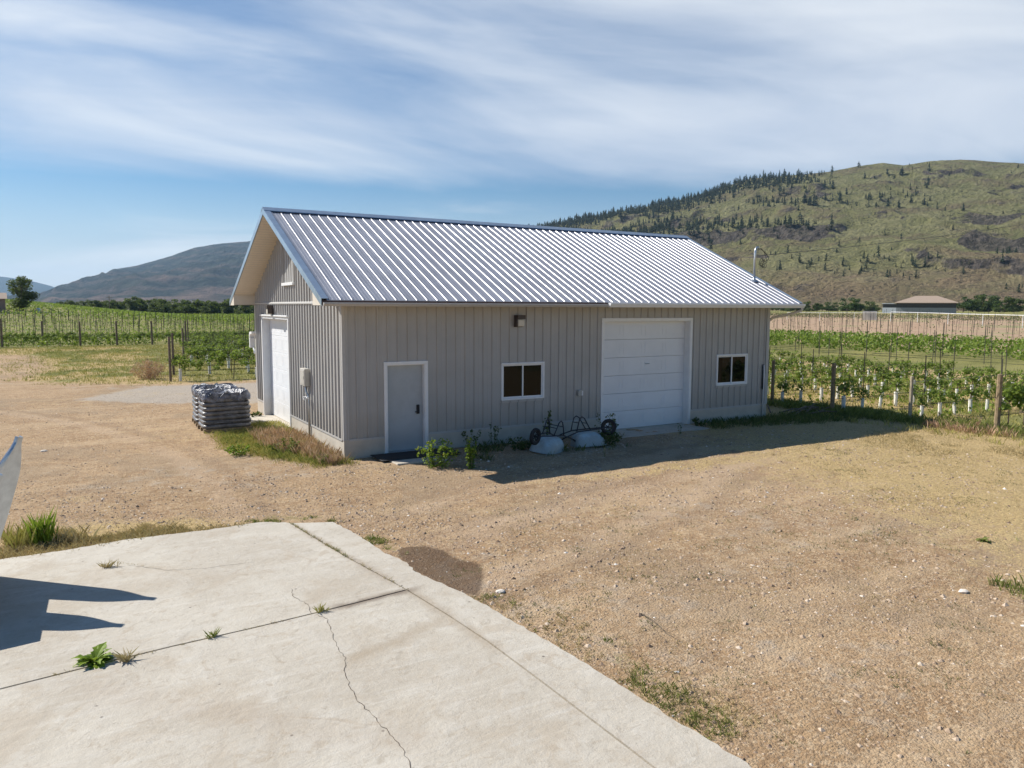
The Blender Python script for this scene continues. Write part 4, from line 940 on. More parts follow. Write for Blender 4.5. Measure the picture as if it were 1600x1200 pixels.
D = 175; a_ = math.radians(-2.45); tx, ty = CAM[0]+D*math.sin(a_), CAM[1]+D*math.cos(a_)
tree1.location = (tx, ty, gzf(tx, ty)-.1); tree1.scale = (7.4, 7.4, 6.6); tag(tree1, 'round green tree standing alone on the rise at far left', 'tree')
shrubs = [bushy('broadleaf_tree', 30+i, 900, .05, M['leafdark'] if i % 2 else M['leafolive'], 8, .62, .9, .02) for i in range(4)]
shr_kids = [kids(s_) for s_ in shrubs]
rb = np.random.default_rng(5); k_ = 0
def place_shrub(a, d, s_, lab, grp, zoff=0):
    global k_
    ar = math.radians(a); x, y = CAM[0]+d*math.sin(ar), CAM[1]+d*math.cos(ar); j = k_ % 4
    if k_ < 4: o = shrubs[j]; o.location = (x, y, gzf(x, y)-.3+zoff); o.scale = (s_,s_,s_*.8); o.rotation_euler = (0,0,rb.uniform(0,6))
    else: o = copy_thing(shrubs[j], shr_kids[j], (x, y, gzf(x, y)-.3+zoff), rb.uniform(0, 6), s_); o.scale = (s_*rb.uniform(.9,1.35), s_, s_*rb.uniform(.7,.95))
    k_ += 1; tag(o, lab, 'tree', grp)
for i in range(120):
    a = -.6+13.4*i/119+rb.uniform(-.08, .08); d = rb.uniform(330, 430)-a*3; place_shrub(a, d, rb.uniform(5.0, 8.2)*(.35+.65*min(1, (a+.6)/3.5)), '%s dark tree %s of the belt below the left mountain' % (['low','middling','tall'][i % 3], ['at the far left end','near the left end','left of the utility pole','just right of the utility pole','left of the middle','in the middle','right of the middle','toward the right','near the right end','at the far right end'][min(9, i//12)]), 'trees in the dark belt behind the left vineyard')
for i in range(46):
    a = rb.uniform(48.5, 56.4) if i < 26 else rb.uniform(61.0, 66); d = rb.uniform(385, 470)
    big = 1.0 if i >= 26 else (.8 if abs(a-54.3) < 1.2 else .55)
    place_shrub(a, d, rb.uniform(7.5, 11)*big, '%s dark green tree below the right hill, %s of the pavilion' % (['tall','middling','low'][i % 3], (['well left','left','just left'][min(2, int((a-48.5)/2.7))]) if i < 26 else ['just right','right','well right'][min(2, int((a-61)/1.7))]), 'trees at the foot of the right hill')

# ------------------------------------------------------------------ far buildings
def polar(a, d): a = math.radians(a); return CAM[0]+d*math.sin(a), CAM[1]+d*math.cos(a)
px_, py_ = polar(58.95, 315); gzp = gzf(px_, py_)
pav = empty('pavilion', (px_, py_, gzp), math.radians(-58.9)); tag(pav, 'low pavilion with a tan hip roof and screened sides beyond the right field', 'pavilion')
m_ = MB(); m_.box(-9.5, 9.5, -5, 5, -1, 2.0); m_.build('wall', mat('grey_blue_wall', (.28,.30,.32), .8), pav)
m_ = MB(); m_.box(-9.4, 9.4, -4.9, 4.9, 2.0, 3.6); sc2 = m_.build('screen_band', M['darkpane'], pav)
m_ = MB()
for i in range(11): m_.box(-9.5+i*1.88, -9.38+i*1.88, -5.03, -4.9, 2.0, 3.6)
m_.build('mullions', M['stake'], sc2)['kind'] = 'stuff'
m_ = MB(); V = [(-10.2,-6,3.6),(10.2,-6,3.6),(10.2,6,3.6),(-10.2,6,3.6),(-3.5,0,6.3),(3.5,0,6.3),(-10.2,-6,3.8),(10.2,-6,3.8),(10.2,6,3.8),(-10.2,6,3.8)]
m_.add(V, [(0,3,2,1),(0,1,7,6),(1,2,8,7),(2,3,9,8),(3,0,6,9),(6,7,5,4),(7,8,5),(8,9,4,5),(9,6,4)]); m_.build('roof', M['tanroof'], pav)
m_ = MB(); m_.box(-14.2, -9.5, -5.2, 3, 3.35, 3.6); m_.build('porch_roof', M['paleroof'], pav)
m_ = MB(); m_.box(-13.9, -9.5, -4.8, 2.6, 2.0, 3.3); m_.build('porch_screen', M['darkpane'], pav)
m_ = MB(); m_.box(-14.0, -9.5, -5, 2.8, -1, 2.0); m_.build('porch_wall', M['paleroof'], pav)
px_, py_ = polar(55.6, 200); sh = empty('field_shed', (px_, py_, gzf(px_, py_)), math.radians(-55)); tag(sh, 'small pale field shed left of the far pavilion', 'shed')
m_ = MB(); m_.box(-1.45, 1.35, -1, 1, -.3, 2.0); m_.build('body', M['soffit'], sh); m_ = MB(); m_.box(-1.6, 1.5, -1.15, 1.15, 2.0, 2.12); m_.build('roof', M['paleroof'], sh); m_ = MB(); m_.box(1.36, 1.5, -1.02, 1.02, -.3, 2.0); m_.build('door', M['white'], sh)
px_, py_ = polar(-3.9, 165); ho = empty('farm_house', (px_, py_, gzf(px_, py_)), math.radians(4)); tag(ho, 'faded reddish house half hidden by the tree at far left', 'house')
m_ = MB(); m_.box(-4, 1.6, -3, 3, -.5, 2.3); m_.build('wall', M['brickred'], ho); m_ = MB(); m_.extr([(-3.4,2.3),(3.4,2.3),(0,3.4)], 0, -4.4, 1.9); m_.build('roof', M['tanroof'], ho)
m_ = MB(); m_.box(-.2, .7, -3.03, -3.0, .9, 1.9); m_.build('window', M['darkpane'], ho)
px_, py_ = polar(-1.6, 172); m_ = MB(); m_.lathe([(0,.75),(.28,.7),(.36,.6),(.36,0),(0,0)], 0, 0, 0, 'z', 14); o = m_.build('water_tank', M['white'], loc=(px_, py_, gzf(px_, py_))); tag(o, 'small white tank beside the lone tree on the rise', 'tank')
px_, py_ = polar(2.44, 300); pe = empty('utility_pole', (px_, py_, gzf(px_, py_))); tag(pe, 'slim dark utility pole in front of the left mountain', 'utility pole')
m_ = MB(); m_.tube([(0,0,-.5),(0,0,5.4)], [.17,.11], 7); m_.build('pole', M['darkwood'], pe); m_ = MB(); m_.box(-1.0, 1.0, -.06, .06, 4.7, 4.85); m_.build('crossarm', M['darkwood'], pe)
# white irrigation pipe on short legs across the far end of the right field
def pipe_run(nm, pts, r, lab):
    e = empty(nm); tag(e, lab, 'irrigation pipe'); P3 = [(x, y, gzf(x, y)+z) for x, y, z in pts]
    m_ = MB(); m_.tube(P3, r, 6); m_.build('pipe', M['white'], e)
    for i in range(0, len(P3), 7):
        p = P3[i]; m_ = MB(); m_.tube([(p[0],p[1],p[2]-r), (p[0],p[1],p[2]-pts[i][2]-.2)], r*.9, 5); m_.build('leg', M['white'], e)
A0 = polar(50.3, 195); A1 = polar(56.9, 188); A2 = polar(56.9, 188); A3 = polar(60.6, 178); B1 = polar(66, 150)
ln = lambda a, b, n, za, zb: [(a[0]+(b[0]-a[0])*t, a[1]+(b[1]-a[1])*t, za+(zb-za)*t) for t in np.linspace(0, 1, n)]
pipe_run('irrigation_pipe', ln(A0, A1, 22, 1.9, 1.9), .045, 'white irrigation pipe across the far field, left of the pavilion')
pipe_run('irrigation_pipe', ln(A2, B1, 34, 2.1, 2.15), .06, 'white irrigation pipe across the far field, below and right of the pavilion')

# ------------------------------------------------------------------ vineyards
def vine_proto(seed, tube=True, tall=.88, wide=.50, n=200, lsz=.048):
    r = random.Random(seed); e = empty('grape_vine'); lx = r.uniform(-.06, .06)
    t = MB(); t.tube([(lx,0,-.02),(lx*.5,0,.35),(0,.01,.72)], [.020,.016,.012], 6)
    for s_ in (-1, 1): t.tube([(0,0,.68),(s_*wide*.4,r.uniform(-.03,.03),.80),(s_*wide*.8,0,.84*tall)], [.012,.009,.005], 5)
    for k in range(6): x = r.uniform(-wide*.8, wide*.8); t.tube([(x,0,.78),(x+r.uniform(-.1,.1),r.uniform(-.12,.12),(1.0+.25*r.random())*tall)], [.006,.003], 4)
    t.build('trunk', M['bark'], e)
    cen = [(r.uniform(-wide, wide), r.uniform(-.10, .10), r.uniform(.62, 1.05)*tall) for _ in range(8)]; rad = [(r.uniform(.10,.2), r.uniform(.10,.17), r.uniform(.10,.22)) for _ in cen]
    leaf_obj('foliage', leaf_cloud(n, cen, rad, lsz, seed), M['leaf'], e)
    if tube:
        g = MB(); l = r.uniform(-.05, .09); g.lathe([(.055,0),(.062,.48),(.054,.48),(.048,0)], 0, 0, 0, 'z', 8); g.build('grow_tube', M['tube'], e).rotation_euler = (r.uniform(-.1,.1), l, 0)
    return e
vt = [vine_proto(100+i) for i in range(4)]; vn = [vine_proto(120+i, False, .95, .7, 300, .052) for i in range(3)]
vk = {v.name: kids(v) for v in vt+vn}; used = set()
def place_vine(srcs, x, y, lab, grp, s=1.0):
    v = srcs[int(rng.integers(len(srcs)))]; rz = rng.choice([0, PI])+rng.normal(0, .12)
    loc = (x, y, gzf(x, y))
    if v.name not in used: used.add(v.name); o = v; o.location = loc; o.rotation_euler = (0,0,rz); o.scale = (s,s,s)
    else: o = copy_thing(v, vk[v.name], loc, rz, s)
    tag(o, lab, 'vine', grp)
def post(x, y, h, r, m, lab, grp, nm='vineyard_post', lean=0, cat='post'):
    mb = MB(); mb.tube([(0,0,-.25),(lean*.5,0,h*.5),(lean,0,h-.02),(lean,0,h)], [r*1.05,r,r*.94,r*.8], 9); o = mb.build(nm, M[m], loc=(x, y, gzf(x, y))); tag(o, lab, cat, grp); return o
wires = []
def row_wire(x0, x1, y0, y1, lab, zs=(.45,.78,1.05,1.35), hose=True, n=14):
    e = empty('trellis_wire'); tag(e, lab, 'trellis wire', 'wires strung along the vine rows')
    for z in zs:
        mb = MB(); pts = [(x0+(x1-x0)*t, y0+(y1-y0)*t, gzf(x0+(x1-x0)*t, y0+(y1-y0)*t)+z+.01*math.sin(i*2.1)) for i, t in enumerate(np.linspace(0, 1, n))]
        mb.tube(pts, .0042 if z != .45 else .010, 3 if z != .45 else 5); mb.build('wire' if z != .45 else 'drip_hose', M['wire'] if z != .45 else M['hose'], e)
# right block, rows running away along +x, from the yard edge to the yellow strip
OW = ['first','second','third','fourth','fifth','sixth','seventh','eighth','ninth','tenth','eleventh','twelfth','thirteenth','fourteenth','fifteenth','sixteenth','seventeenth','eighteenth','nineteenth','twentieth','twenty-first','twenty-second','twenty-third','twenty-fourth','twenty-fifth','twenty-sixth','twenty-seventh','twenty-eighth','twenty-ninth','thirtieth','thirty-first','thirty-second','thirty-third','thirty-fourth','thirty-fifth','thirty-sixth','thirty-seventh','thirty-eighth','thirty-ninth','fortieth']
ORD = ['nearest','second','third','fourth','fifth','sixth','seventh','eighth','ninth','tenth']
ry = [-5.24, -2.75, -.44, 1.95, 4.35, 6.75, 9.15, 11.55, 13.95, 16.3]
stake_spots = []
for k, y in enumerate(ry):
    x0 = [17.09, 17.0, 16.4, 16.3, 16.3, 16.4, 16.4, 16.5, 16.6, 16.7][k]; lab = 'tubed vine, %%s from the end post, %s row of the right vineyard' % ORD[k]; vi = 0
    if k == 0: post(x0, y, 1.62, .075, 'wood', 'thick weathered end post at the right edge, nearest of the right vineyard', 'wooden end posts of the right vineyard')
    elif k == 1: post(x0, y, 1.38, .055, 'woodpale', 'thinner pale end post with a white cap, between the two thick ones on the right', 'wooden end posts of the right vineyard')
    elif k == 2: post(x0, y, 1.66, .07, 'wood', 'thick weathered end post nearest the workshop in the right vineyard', 'wooden end posts of the right vineyard')
    else: post(x0, y, 1.6, .06, 'wood', 'wooden end post of the %s row of the right vineyard' % ORD[k], 'wooden end posts of the right vineyard')
    xe = 30.8+.2*k; row_wire(x0, xe, y, y, 'wires of the %s row of the right vineyard' % ORD[k], (.45,.8,1.2) if k else (.45,.8,1.2,1.45))
    x = x0+.55
    while x < xe:
        vi += 1
        if in_view(np.array([x]), np.array([y]), .5, 40)[0] and (x > CAM[0]+(y-CAM[1])*1.12): place_vine(vt if k else vn, x+rng.normal(0,.08), y, (lab % OW[vi-1]) if k else 'leafy vine without a tube, %s from the thick end post at the right edge' % OW[vi-1], 'young vines of the right vineyard', rng.uniform(.82, 1.12)*(1.25 if k == 0 else 1))
        x += .98
    for i in range(1, 4): stake_spots.append((x0+i*5.2, y, 1.75, 'thin dark stake among the tubed vines of the right vineyard'))
# left block beside the gravel lane
ly = [21.1, 24.4, 27.6, 30.6, 33.7, 36.9, 40.2, 43.6, 47, 50.7, 54.7]
for k, y in enumerate(ly):
    x0 = -1.34+(y-21.1)*.150+(.12 if k == 5 else 0); grp = 'young vines of the block behind the workshop'
    lab = 'vine behind the workshop, %%s from the row end, %s row from the lane' % (ORD[k] if k < 10 else 'last'); vi = 0
    if k in (0,1,5,6,8,10): post(x0, y, [2.05,2.1,1.9,1.9,1.95,2.0,1.9,1.9,1.9,1.9,2.2,2.3][k], .058, 'darkwood', 'dark end post of the left block, %s from the gravel lane' % (['nearest']+ORD[1:10]+['eleventh','last'])[k], 'dark end posts of the left block')
    xe = CAM[0]+(y-CAM[1])*.235+1; row_wire(x0, xe, y, y, 'wires of the %s row behind the workshop' % (['nearest']+ORD[1:10]+['eleventh','last'])[k], (.45,.9,1.4), n=8)
    x = x0+.6
    while x < xe:
        vi += 1; place_vine(vt if rng.random() < .75 else vn, x+rng.normal(0,.07), y, lab % OW[vi-1], grp, rng.uniform(.95, 1.3)); x += 1.05
    stake_spots.append((x0+4.2, y, 2.0, 'thin dark stake in the block behind the workshop'))
# left field: a front row of thick posts, leafy vines behind them
for i in range(-2, 6):
    x = -9.98+i*2.77; 
    if i in (-2,): continue
    post(x, 57.6 if i != 1 else 60, 2.35 if i < 1 else 2.1, .085, 'darkwood', 'dark thick post in the front row of the left field, %s from the left' % (['first','second','third','fourth','fifth','sixth','seventh','eighth'][i+1]), 'thick posts along the front of the left field')
for kk, y in enumerate((58.6, 61.2, 63.8)):
    x = -14.5; vi = 0
    while x < 12: vi += 1; place_vine(vn, x, y+rng.normal(0,.08), 'leafy vine, %s from the left in the %s row of the left field' % (OW[vi-1], ['front','second','third'][kk]), 'leafy vines along the front of the left field', rng.uniform(.85, 1.1)); x += .95
    row_wire(-16, 12, y, y, 'wires of the %s row of the left field' % ['front','second','third'][kk], (.8,1.3,1.7), n=10)
def seg(x, y): return (x, y)
# thin stakes of the far blocks
for ri_, y in enumerate(np.arange(66.4, 128, 2.6)):
    for ci_, x in enumerate(np.arange(-22+(y*.37 % 3.1), 22+(y-66)*.05, 3.3)):
        stake_spots.append((x+rng.normal(0,.1), y, 1.9, 'thin stake, %s from the left in the %s far row of the left field' % (OW[ci_], OW[ri_])))
for ri_, x in enumerate(np.concatenate([np.arange(36, 62, 2.7), np.arange(64, 185, 4.6)])):
    st = 4.4 if x > 60 else 4.8
    for ci_, y in enumerate(np.arange(-6+(x*.71 % 4), 150, st*1.25)):
        stake_spots.append((x+rng.normal(0,.15), y+rng.normal(0,.15), 2.45 if x > 44 else 2.2, 'tall thin stake, %s from the right in the %s line of the right field' % (OW[min(ci_,39)], OW[min(ri_,39)])))
ss = np.array([(a, b, c) for a, b, c, d in stake_spots]); vis = in_view(ss[:,0], ss[:,1], 1.0, 10)
dist = np.hypot(ss[:,0]-CAM[0], ss[:,1]-CAM[1]); uu = (ss[:,0]-CAM[0])/(ss[:,1]-CAM[1]+1e-9)
hid = (uu > .215) & (uu < 1.13) & (ss[:,1] > 9)
sel = np.nonzero(vis & ~hid)[0]; sel = sel[np.argsort(dist[sel]-ss[sel,2]*0)]
mb = MB(); mb.box(-.022, .022, -.003, .003, -.2, 1.0); mb.box(-.003, .003, -.003, .03, -.2, .999); stk = mb.build('metal_stake', M['stake']); stk_first = True
sel = sel[sel < len(ss)]
for i in sel[:300]:
    o = stk if stk_first else stk.copy()
    if not stk_first: COL.objects.link(o)
    stk_first = False; o.location = (ss[i,0], ss[i,1], gzf(ss[i,0], ss[i,1])); o.scale = (.95, .95, ss[i,2]); o.rotation_euler = (rng.normal(0,.02), rng.normal(0,.02), rng.uniform(0,.8)); tag(o, stake_spots[i][3], 'stake', 'thin metal stakes of the vineyards')
rs = sel[300:]
if len(rs):
    V = []; Q = []
    for j, i in enumerate(rs):
        x, y, h = ss[i]; z = gzf(x, y); w2 = .028 if dist[i] < 120 else .034
        V += [(x-w2,y,z),(x+w2,y,z),(x,y+w2,z),(x-w2,y,z+h),(x+w2,y,z+h),(x,y+w2,z+h)]; b_ = 6*j; Q += [(b_,b_+1,b_+4,b_+3),(b_+1,b_+2,b_+5,b_+4),(b_+2,b_,b_+3,b_+5)]
    o = fast_mesh('distant_stakes', V, Q, np.full(len(Q), .5), M['stake'], k=4); tag(o, 'hundreds of thin stakes in the farthest vineyard rows', 'stakes', kind='stuff')
# far rows of foliage that read as one mass
def hedge_stuff(name, rows, lab, leaf=.11, per=26, h0=.5, h1=1.25, w=.28, matl='leaf', seed=1):
    r = np.random.default_rng(seed); C = []
    for (x0, y0, x1, y1, d) in rows:
        L = math.hypot(x1-x0, y1-y0); n = int(L*per*d); t = r.random(n); cl = fbm(t*L*.9+x0, t*0+y0, 3); t = t[cl > .38]; n = len(t)
        x = x0+(x1-x0)*t+r.normal(0, w, n); y = y0+(y1-y0)*t+r.normal(0, w, n); C.append(np.stack([x, y, r.uniform(h0, h1, n)], -1))
    C = np.concatenate(C); v = in_view(C[:,0], C[:,1], .5, 20); C = C[v]; C[:,2] += gz(C[:,0], C[:,1]); n = len(C)
    t = r.normal(size=(n,3)); t /= np.linalg.norm(t, axis=1)[:, None]; b = np.cross(t, r.normal(size=(n,3))); b /= np.linalg.norm(b, axis=1)[:, None]
    s = leaf*r.uniform(.6, 1.5, n)[:, None]; V = np.stack([C-t*s, C-b*s*.7, C+t*s, C+b*s*.7], 1).reshape(-1, 3)
    o = fast_mesh(name, V, np.arange(4*n).reshape(n, 4), np.clip(r.random(n)*.8+.3*(C[:,2]-C[:,2].min() > 99), 0, 1), M[matl], k=4); tag(o, lab, 'vine rows', kind='stuff'); return o
hedge_stuff('distant_vines', [(-16, y, 12.5, y, 1.0) for y in (58.4,59.0,61.2,63.8)], 'low leafy undergrowth beneath the front rows of the left field', .085, 55, .02, .75, .22, 'leaf', 8)
hedge_stuff('distant_vines', [(17.5, y, 31, y, 1.0) for y in ry], 'low leafy undergrowth between the young vines on the right', .055, 26, .01, .30, .35, 'leafbright', 9)
hedge_stuff('distant_vines', [(x, -8, x, 75, 1.25) for x in np.arange(45.5, 60, 2.5)], 'green band of distant vine rows right of the workshop', .10, 62, .35, 1.3, .3, 'leaf', 1)
hedge_stuff('distant_vines', [(x, -8, x, 150, .05) for x in np.arange(64, 180, 5.0)]+[(x, 40, x, 190, .55) for x in np.arange(170, 215, 3.0)], 'sparse young vines of the brown field', .11, 16, .03, .45, .4, 'leafdull', 2)
hedge_stuff('distant_vines', [(-34, y, 30, y, .9) for y in np.arange(66.4, 128, 2.6)], 'thin green rows of the left field behind the posts', .09, 12, .10, .62, .3, 'leaf', 3)
hedge_stuff('distant_vines', [(-110, y, 75, y, 1.6) for y in np.arange(131, 300, 3.6)], 'green rows of vines on the rise at far left', .16, 6, .1, .75, .4, 'leaf', 4)

# ------------------------------------------------------------------ wrapped pallets of bags by the gable
def pallet(loc, rz, wx, wy, layers, seed, lab):
    r = random.Random(seed); e = empty('wrapped_pallet', loc, rz); tag(e, lab, 'pallet', 'wrapped pallets of bagged goods')
    m_ = MB()
    for i in range(0): m_.box(-wx/2+i*wx*.22, -wx/2+i*wx*.22+.1, -wy/2, wy/2, .10, .12)
    for y in (-wy/2, -.05, wy/2-.1): m_.box(-wx/2, wx/2-.02, y, y+.1, .0, .10)
    m_.build('wooden_base', M['wood'], e)
    z = .10; hl = (1.06-.10)/layers
    for k in range(layers):
        m_ = MB(); nseg = 10; jx, jy = r.uniform(-.015,.015), r.uniform(-.015,.015); sh = 1-.10*(k/layers)**2.5
        ring = []
        def outline(f, dz):
            P = []; n = 32
            for i in range(n):
                a = 2*PI*i/n; c, s_ = math.cos(a), math.sin(a); p = 9
                rr = 1/((abs(c)**p+abs(s_)**p)**(1/p)); P.append((c*rr*(wx/2)*f*sh+jx, s_*rr*(wy/2)*f*sh+jy+.008*math.sin(7*a+k), z+dz+.006*math.sin(3*a+k*1.7)))
            return P
        prof = [(.90,.0),(.965,.010),(.988,hl*.3),(1.0,hl*.5),(.988,hl*.72),(.962,hl*.93),(.90,hl*1.0)]
        V = []; Fc = []
        for f, dz in prof: V += outline(f, dz)
        for i in range(len(prof)-1):
            for j in range(32): Fc.append((i*32+j, i*32+(j+1)%32, (i+1)*32+(j+1)%32, (i+1)*32+j))
        Fc += [tuple(range(32))[::-1], tuple(range(len(prof)*32-32, len(prof)*32))]
        m_.add(V, Fc, r.uniform(.15, .85)); m_.build('bag_layer', M['bag'], e, smooth=True); z += hl
    # film hood: crumpled top and a hanging skirt with a lifted hem
    n = 56; V = []; Fc = []; rings = [(.02,.045),(.30,.05),(.62,.03),(.86,.012),(.985,-.015),(1.035,-.06),(1.045,-.14),(1.03,-.20)]
    for ri, (f, dz) in enumerate(rings):
        for i in range(n):
            a = 2*PI*i/n; c, s_ = math.cos(a), math.sin(a); p = 8; rr = 1/((abs(c)**p+abs(s_)**p)**(1/p))
            wob = (.022*math.sin(9*a+seed)+.016*math.sin(17*a+ri*1.3)+r.uniform(-.012,.012))*(.4+f); V.append((c*rr*wx/2*f*.95*(1+wob*.5), s_*rr*wy/2*f*.95*(1+wob*.5), z+dz+wob*(1.5 if ri < 5 else .8)+(.03*math.sin(5*a+seed) if ri == 7 else 0)))
    for i in range(len(rings)-1):
        for j in range(n): Fc.append((i*n+j, (i+1)*n+j, (i+1)*n+(j+1)%n, i*n+(j+1)%n)[::-1])
    Fc.append(tuple(range(n))); m_ = MB(); m_.add(V, Fc); m_.build('plastic_film', M['film'], e)
    m_ = MB()
    for k in range(4):
        zz = .25+k*.22+r.uniform(-.04,.04); x0 = r.uniform(-.5,.0)*wx; m_.add([(x0+t*wx*.5, -wy/2-.012-.008*math.sin(4*t), zz+dz+.03*math.sin(3*t+k)) for dz in (0, .025) for t in (0,.25,.5,.75,1)], [(i,i+1,i+6,i+5) for i in range(4)])
    m_.build('wrap_fold', M['film'], e)
pallet((-1.60, 5.72, 0), math.radians(1), 1.30, 1.05, 8, 3, 'front wrapped pallet of grey bags standing on the gravel by the gable')
pallet((-1.62, 7.12, 0), math.radians(-2), 1.22, 1.15, 8, 8, 'rear wrapped pallet of grey bags, half hidden behind the front one')

# ------------------------------------------------------------------ overturned wheelbarrows
def wheel(mb, m2, c, R, rz, tilt=0):
    ax = Vector((math.cos(rz), math.sin(rz), 0)); up = Vector((0,0,1)); side = ax.cross(up)
    def ring(mb, R0, prof, seg=22):
        V = []; n = len(prof)
        for i in range(seg):
            a = 2*PI*i/seg; d = ax*math.cos(a)+up*math.sin(a)
            for (rr, o) in prof: V.append(tuple(Vector(c)+d*rr+side*o))
        mb.add(V, [(i*n+j, i*n+(j+1)%n, ((i+1)%seg)*n+(j+1)%n, ((i+1)%seg)*n+j) for i in range(seg) for j in range(n)])
    ring(mb, R, [(R-.075,-.03),(R-.03,-.045),(R-.005,-.03),(R,0),(R-.005,.03),(R-.03,.045),(R-.075,.03),(R-.08,0)])
    ring(m2, R, [(R-.09,-.025),(R-.07,-.028),(R-.07,.028),(R-.09,.025)])
    for k in range(5):
        a = 2*PI*k/5; d = ax*math.cos(a)+up*math.sin(a); m2.tube([Vector(c)+d*.02, Vector(c)+d*(R-.08)], .012, 5)
    m2.tube([Vector(c)-side*.08, Vector(c)+side*.08], .022, 8)
def barrow(loc, rz, flip, lab, tilt=(0,0), wh=.44):
    e = empty('wheelbarrow', loc, rz); tag(e, lab, 'wheelbarrow', 'overturned wheelbarrows'); e.rotation_euler = (tilt[0], tilt[1], rz)
    s_ = -1 if flip else 1
    # tub upside down: wide rim on the ground, narrow flat bottom on top
    prof = [(1.0,1.0,.0,0),(.99,.99,.03,0),(.95,.95,.11,.01),(.87,.88,.19,.025),(.76,.78,.26,.04),(.60,.62,.315,.05),(.40,.42,.35,.055),(.18,.2,.362,.06),(.0,.0,.364,.06)]
    n = 36; V = []; Fc = []
    for fx, fy, z, sx_ in prof:
        for i in range(n):
            a = 2*PI*i/n; c, q = math.cos(a), math.sin(a); p = 3.6; rr = 1/((abs(c)**p+abs(q)**p)**(1/p)); V.append((s_*(c*rr*.43*fx*(1.0-.08*c)+sx_), q*rr*.33*fy, z))
    for i in range(len(prof)-1):
        for j in range(n): f = (i*n+j, i*n+(j+1)%n, (i+1)*n+(j+1)%n, (i+1)*n+j); Fc.append(f if s_ > 0 else f[::-1])
    m_ = MB(); m_.add(V, Fc); tub = m_.build('tub', M['barrow'], e, smooth=True)
    m_ = MB(); m_.tube([(s_*.43*(1/((abs(math.cos(a))**3.6+abs(math.sin(a))**3.6)**(1/3.6)))*math.cos(a)*(1-.08*math.cos(a)), .33*(1/((abs(math.cos(a))**3.6+abs(math.sin(a))**3.6)**(1/3.6)))*math.sin(a), .012) for a in np.linspace(0, 2*PI, 37)], .014, 6); m_.build('rim', M['barrow'], tub, smooth=True)
    # frame: two rails over the tub running to the wheel, legs standing up as a bent loop
    for q in (-1, 1):
        m_ = MB(); m_.tube([(s_*.74,q*.27,.24),(s_*.56,q*.27,.31),(s_*.3,q*.22,.385),(-s_*.15,q*.16,.40),(-s_*.42,q*.09,.41),(-s_*.60,q*.065,wh)], .016, 7); m_.build('rail', M['blacksteel'], e, smooth=True)
        m_ = MB(); m_.tube([(s_*(.70),q*.27,.26),(s_*(.82),q*.27,.20)], .021, 7); m_.build('grip', M['black'], e, smooth=True)
        m_ = MB(); m_.tube([(s_*.34,q*.20,.385),(s_*.29,q*.205,.56),(s_*.24,q*.20,.70),(s_*.18,q*.19,.745),(s_*.11,q*.18,.70),(s_*.03,q*.17,.54),(-s_*.04,q*.165,.40)], .0145, 7); m_.build('leg', M['blacksteel'], e, smooth=True)
    m_ = MB(); m_.tube([(s_*.27,-.20,.60),(s_*.27,.20,.60)], .011, 6); m_.tube([(s_*.05,-.17,.57),(s_*.05,.17,.57)], .011, 6); m_.build('brace', M['blacksteel'], e)
    a, b_ = MB(), MB(); wheel(a, b_, (-s_*.60, 0, wh), .205, 0); w_ = a.build('wheel', M['black'], e, smooth=True); b_.build('rim', M['blacksteel'], w_)
barrow((4.55,-1.42,0), math.radians(24), False, 'left overturned wheelbarrow with pale blue tub below the first window', (math.radians(4), math.radians(3)), .40)
barrow((5.80,-1.32,0), math.radians(-14), True, 'right overturned wheelbarrow with pale blue tub, its wheel toward the big door', (math.radians(-5), math.radians(-2)), .42)

# ------------------------------------------------------------------ raised steel blades at the left edge
im = empty('steel_implement', (-6.9,-6.1,0)); tag(im, 'galvanised steel implement with two tapered upright blades at the left edge', 'implement')
def blade(tip, base, w0, w1, lab=None):
    tip, base = Vector(tip), Vector(base); ax = (tip-base); L = ax.length; ax.normalize(); side = ax.cross(SUN).normalized(); nrm = ax.cross(side)
    if side.x < 0: side = -side
    if nrm.y > 0: nrm = -nrm
    V = []; Fc = []; n = 28
    for i in range(n+1):
        t = i/n; c = base+ax*L*t; wd = w0+(w1-w0)*t
        if t > .95: wd *= .30
        elif t > .74: wd *= .30+.70*(1-((t-.74)/.21)**1.8)
        cu = .05*math.sin(PI*t)
        for (s_, o) in ((-.5,0),(-.40,-.02),(.40,-.02),(.5,.03),(.5,.05),(.38,.0),(-.38,.0),(-.5,.02)): V.append(tuple(c+side*(s_*wd+.05*t*t)+nrm*(-o+cu)-Vector((-6.9,-6.1,0))))
    for i in range(n):
        for j in range(8): Fc.append((i*8+j, i*8+(j+1)%8, (i+1)*8+(j+1)%8, (i+1)*8+j))
    Fc += [tuple(range(8))[::-1], tuple(range(n*8, n*8+8))]
    m_ = MB(); m_.add(V, Fc); o = m_.build('blade', M['galv'], im)
    for p in o.data.polygons: p.use_smooth = False
    return o
blade((-5.88,-5.53,1.84), (-6.50,-5.38,.02), .62, .30)
blade((-6.04,-6.42,1.56), (-6.80,-6.25,.05), .62, .30)
hq = [[(-1.3,-.75,.16),(.25,-.70,.16),(.25,.60,.16),(-1.3,.60,.16)], [(-1.42,-1.0,.50),(.70,-.96,.46),(.62,.80,.50),(-1.42,.82,.50)], [(-1.42,-1.02,1.0),(.72,-.98,.72),(.62,.72,.95),(-1.42,.84,1.2)]]
m_ = MB(); V = [p for q in hq for p in q]; m_.add(V, [(3,2,1,0)]+[(4*i+j, 4*i+(j+1)%4, 4*i+4+(j+1)%4, 4*i+4+j) for i in range(2) for j in range(4)]); m_.add([(p[0]*.96, p[1]*.96, p[2]-.12) for p in hq[2]], [(0,1,2,3)]); hop = m_.build('hopper', M['galv'], im)
m_ = MB(); m_.tube(hq[2]+[hq[2][0]], .028, 6); m_.build('rim', M['galv'], hop)
